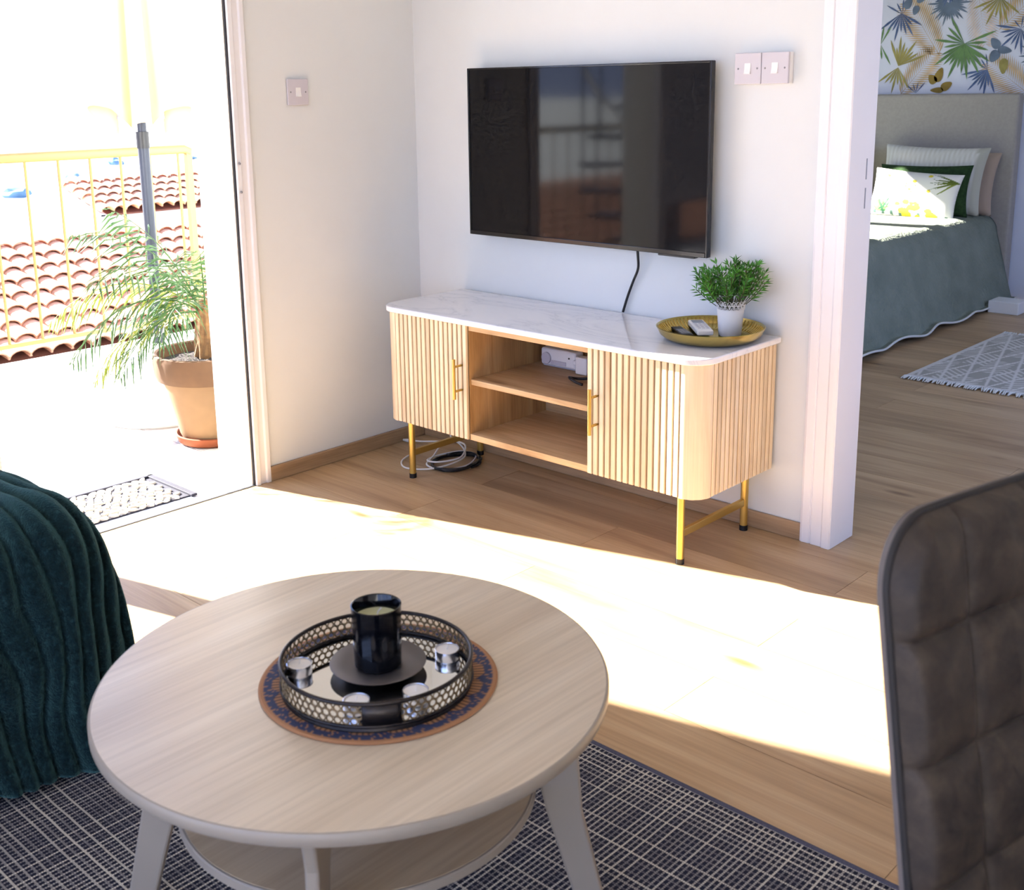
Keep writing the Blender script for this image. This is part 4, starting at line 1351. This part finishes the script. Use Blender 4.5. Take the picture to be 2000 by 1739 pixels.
pillow('cushion', (.205, 3.865, .638), .275, .150, .055, radians(17), 0, M['print'], 'white cushion printed with grass and yellow flowers in front', 'cushion', radians(-3), 120, 80, floral)

# bedside rug with fringe
br = thing('bedroom_rug', (1.5, 2.6, 0), 'grey and white geometric rug with fringe beside the bed', 'rug')
bx0, bx1, by0, by1 = 1.02, 1.85, 2.02, 3.19
brm = MB().grid(lambda u, v_: (bx0 + (bx1 - bx0) * u, by0 + (by1 - by0) * v_, .011), 166, 234)
brm.box(bx0, bx1, by0, by1, .001, .0108)
bro = brm.build('woven_field', M['print'], br)
def rugc(p_):
    x, y = (p_.x - bx0), (p_.y - by0)
    if x < .022 or y < .02 or x > bx1 - bx0 - .022: return lin(214, 210, 206)
    P_ = .20
    cx = abs((x / P_) % 1 - .5) * 2
    q = (y / .13 + cx * .75) % 1
    ln = min(abs((y / .39 + cx) % 1 - .5), abs((y / .39 - cx) % 1 - .5))
    if ln < .06: return lin(220, 216, 212)
    blk = (int(x / P_ * 2) + int(y / .13)) % 3
    if blk == 0: return lin(168, 164, 156)
    return lin(216, 212, 208) if (q * 3) % 1 < .38 else lin(170, 166, 158)
colour_attr(bro, rugc)
fr = MB()
for yy, sg in ((by0, -1), (by1, 1)):
    x = bx0
    while x < bx1:
        j = random.uniform(-.008, .008)
        fr.tube([(x, yy, .008), (x + j, yy + sg * .025, .012), (x + 2 * j, yy + sg * .05, .005)], [.003, .0045, .002], 5)
        x += .0085
tag(fr.build('fringe', M['whitefab'], br), kind='stuff')

# wallpaper print: flat leaf motifs on the bedroom wall
def lc_(r, g, b): return lin(r, g, b)
PRN = {k_: plain('print_' + k_, lin(*c_), .8, spec=.2, var=.22, vscale=18) for k_, c_ in
       dict(green=(108, 142, 92), olive=(164, 154, 92), blue=(90, 110, 150), slate=(112, 128, 148), beige=(204, 176, 136), pink=(222, 206, 196), ochre=(152, 128, 66)).items()}
WY = 4.2985
def wpt(x, z, lay): return (x, WY - .0002 * lay, z)
def fan(cx, cz, r_, a0, a1, n, col, lay, wd=.085):
    mb = MB()
    for i in range(n):
        a = radians(a0 + (a1 - a0) * i / max(1, n - 1))
        l_ = r_ * (.8 + .2 * sin(i * 2.3 + 1)) 
        d_ = (cos(a), sin(a)); s_ = (-sin(a), cos(a))
        w_ = r_ * wd * .5
        q = [(0, 0), (.3, .5), (.62, 1), (.85, .6), (1, 0), (.85, -.6), (.6, -1), (.25, -.45)]
        vs = [wpt(cx + d_[0] * l_ * t + s_[0] * w_ * s, cz + d_[1] * l_ * t + s_[1] * w_ * s, lay + i * .02) for t, s in q]
        mb.add(vs, [tuple(range(8))])
    mb.build('leaf_print', PRN[col], wbb)
def feather(x0_, z0_, x1_, z1_, n, wd, col, lay):
    mb = MB()
    d_ = Vector((x1_ - x0_, z1_ - z0_)); ln = d_.length; d_ /= ln; s_ = Vector((-d_.y, d_.x))
    mb.add([wpt(x0_ + s_.x * .002, z0_ + s_.y * .002, lay), wpt(x1_, z1_, lay), wpt(x0_ - s_.x * .002, z0_ - s_.y * .002, lay)], [(0, 1, 2)])
    for i in range(n):
        t = (i + .5) / n
        l_ = wd * (sin(pi * (.12 + .8 * t)) ** .7)
        b0 = Vector((x0_, z0_)) + d_ * ln * t
        for sg in (-1, 1):
            tip = b0 + (d_ * .75 + s_ * sg).normalized() * l_
            mid = (b0 + tip) / 2
            w2 = d_ * (ln / n * .42)
            mb.add([wpt(b0.x, b0.y, lay), wpt(mid.x + w2.x, mid.y + w2.y, lay), wpt(tip.x, tip.y, lay), wpt(mid.x - w2.x, mid.y - w2.y, lay)], [(0, 1, 2, 3)])
    mb.build('leaf_print', PRN[col], wbb)
def oval(cx, cz, l_, w_, ang, col, lay):
    a = radians(ang); d_ = (cos(a), sin(a)); s_ = (-sin(a), cos(a))
    vs = []
    for i in range(16):
        g = 2 * pi * i / 16
        t, s = cos(g) * l_ / 2, sin(g) * w_ / 2 * (1 - .35 * cos(g))
        vs.append(wpt(cx + d_[0] * t + s_[0] * s, cz + d_[1] * t + s_[1] * s, lay))
    MB().add(vs, [tuple(range(16))]).build('leaf_print', PRN[col], wbb)
def W(cx, cy):   # position on the wall from motif-sheet units
    return -.4165 + cx * .000838, 1.823 - cy * .000849
U = .00084
def FAN(cx, cy, r_, a0, a1, n, col, lay, wd=.085): fan(*W(cx, cy), r_ * U, a0, a1, n, col, lay, wd)
def FEA(ax, ay, bx, by, n, wd, col, lay): feather(*W(ax, ay), *W(bx, by), n, wd * U, col, lay)
def OVA(cx, cy, l_, w_, ang, col, lay): oval(*W(cx, cy), l_ * U, w_ * U, ang, col, lay)
FEA(880, -60, 970, 360, 22, 150, 'pink', 1)
FEA(640, 420, 380, 40, 24, 190, 'beige', 2)
FEA(1060, 260, 1370, -40, 22, 170, 'beige', 2)
FEA(1350, 740, 1000, 480, 24, 170, 'beige', 2)
FEA(360, 700, 610, 400, 20, 150, 'beige', 2)
FEA(100, 420, -60, 60, 20, 150, 'beige', 2)
FEA(1480, 300, 1700, 40, 20, 170, 'beige', 2)
FAN(330, 110, 210, 215, 330, 9, 'blue', 3)
FAN(340, 120, 150, 60, 150, 4, 'blue', 3)
FAN(330, 490, 230, 20, 110, 9, 'olive', 4)
FAN(330, 500, 200, 215, 300, 7, 'olive', 4)
FAN(1050, 40, 210, 200, 320, 9, 'olive', 4)
FAN(1050, 40, 170, 20, 160, 6, 'olive', 4)
FAN(1210, 260, 190, 170, 310, 9, 'blue', 5)
FAN(1210, 260, 120, 40, 130, 3, 'blue', 5)
FAN(1000, 530, 200, 190, 290, 9, 'blue', 5)
FAN(1000, 530, 120, 100, 150, 3, 'blue', 5)
FAN(690, 60, 170, 150, 390, 26, 'slate', 3, .09)
FAN(700, -40, 150, 190, 350, 18, 'blue', 3, .09)
FAN(1370, 440, 170, 130, 330, 24, 'slate', 3, .09)
FAN(820, 345, 240, -35, 20, 4, 'green', 7)
FAN(820, 345, 270, 215, 320, 11, 'green', 7)
FAN(820, 345, 230, 120, 205, 6, 'green', 7)
FAN(480, 690, 110, 50, 140, 4, 'blue', 3)
FAN(180, 330, 180, 60, 300, 12, 'green', 3)
FAN(1560, 200, 200, 150, 330, 12, 'green', 6)
for a_ in ((380, 40, 90, 60, 60, 'slate'), (440, 95, 70, 50, 250, 'slate'), (480, 20, 80, 40, 20, 'slate'), (1040, 350, 90, 60, 130, 'slate'), (1110, 400, 100, 50, -10, 'slate'), (1040, 440, 90, 70, 240, 'slate'), (1110, 510, 110, 60, 270, 'olive'),
           (600, 590, 80, 60, 130, 'ochre'), (650, 560, 110, 60, 70, 'ochre'), (710, 640, 90, 60, 30, 'ochre'), (640, 670, 100, 40, 180, 'ochre'), (1320, 250, 140, 70, 50, 'olive'), (1350, 110, 80, 70, 10, 'olive'), (1420, 330, 90, 60, 100, 'slate')):
    OVA(*a_, 8)
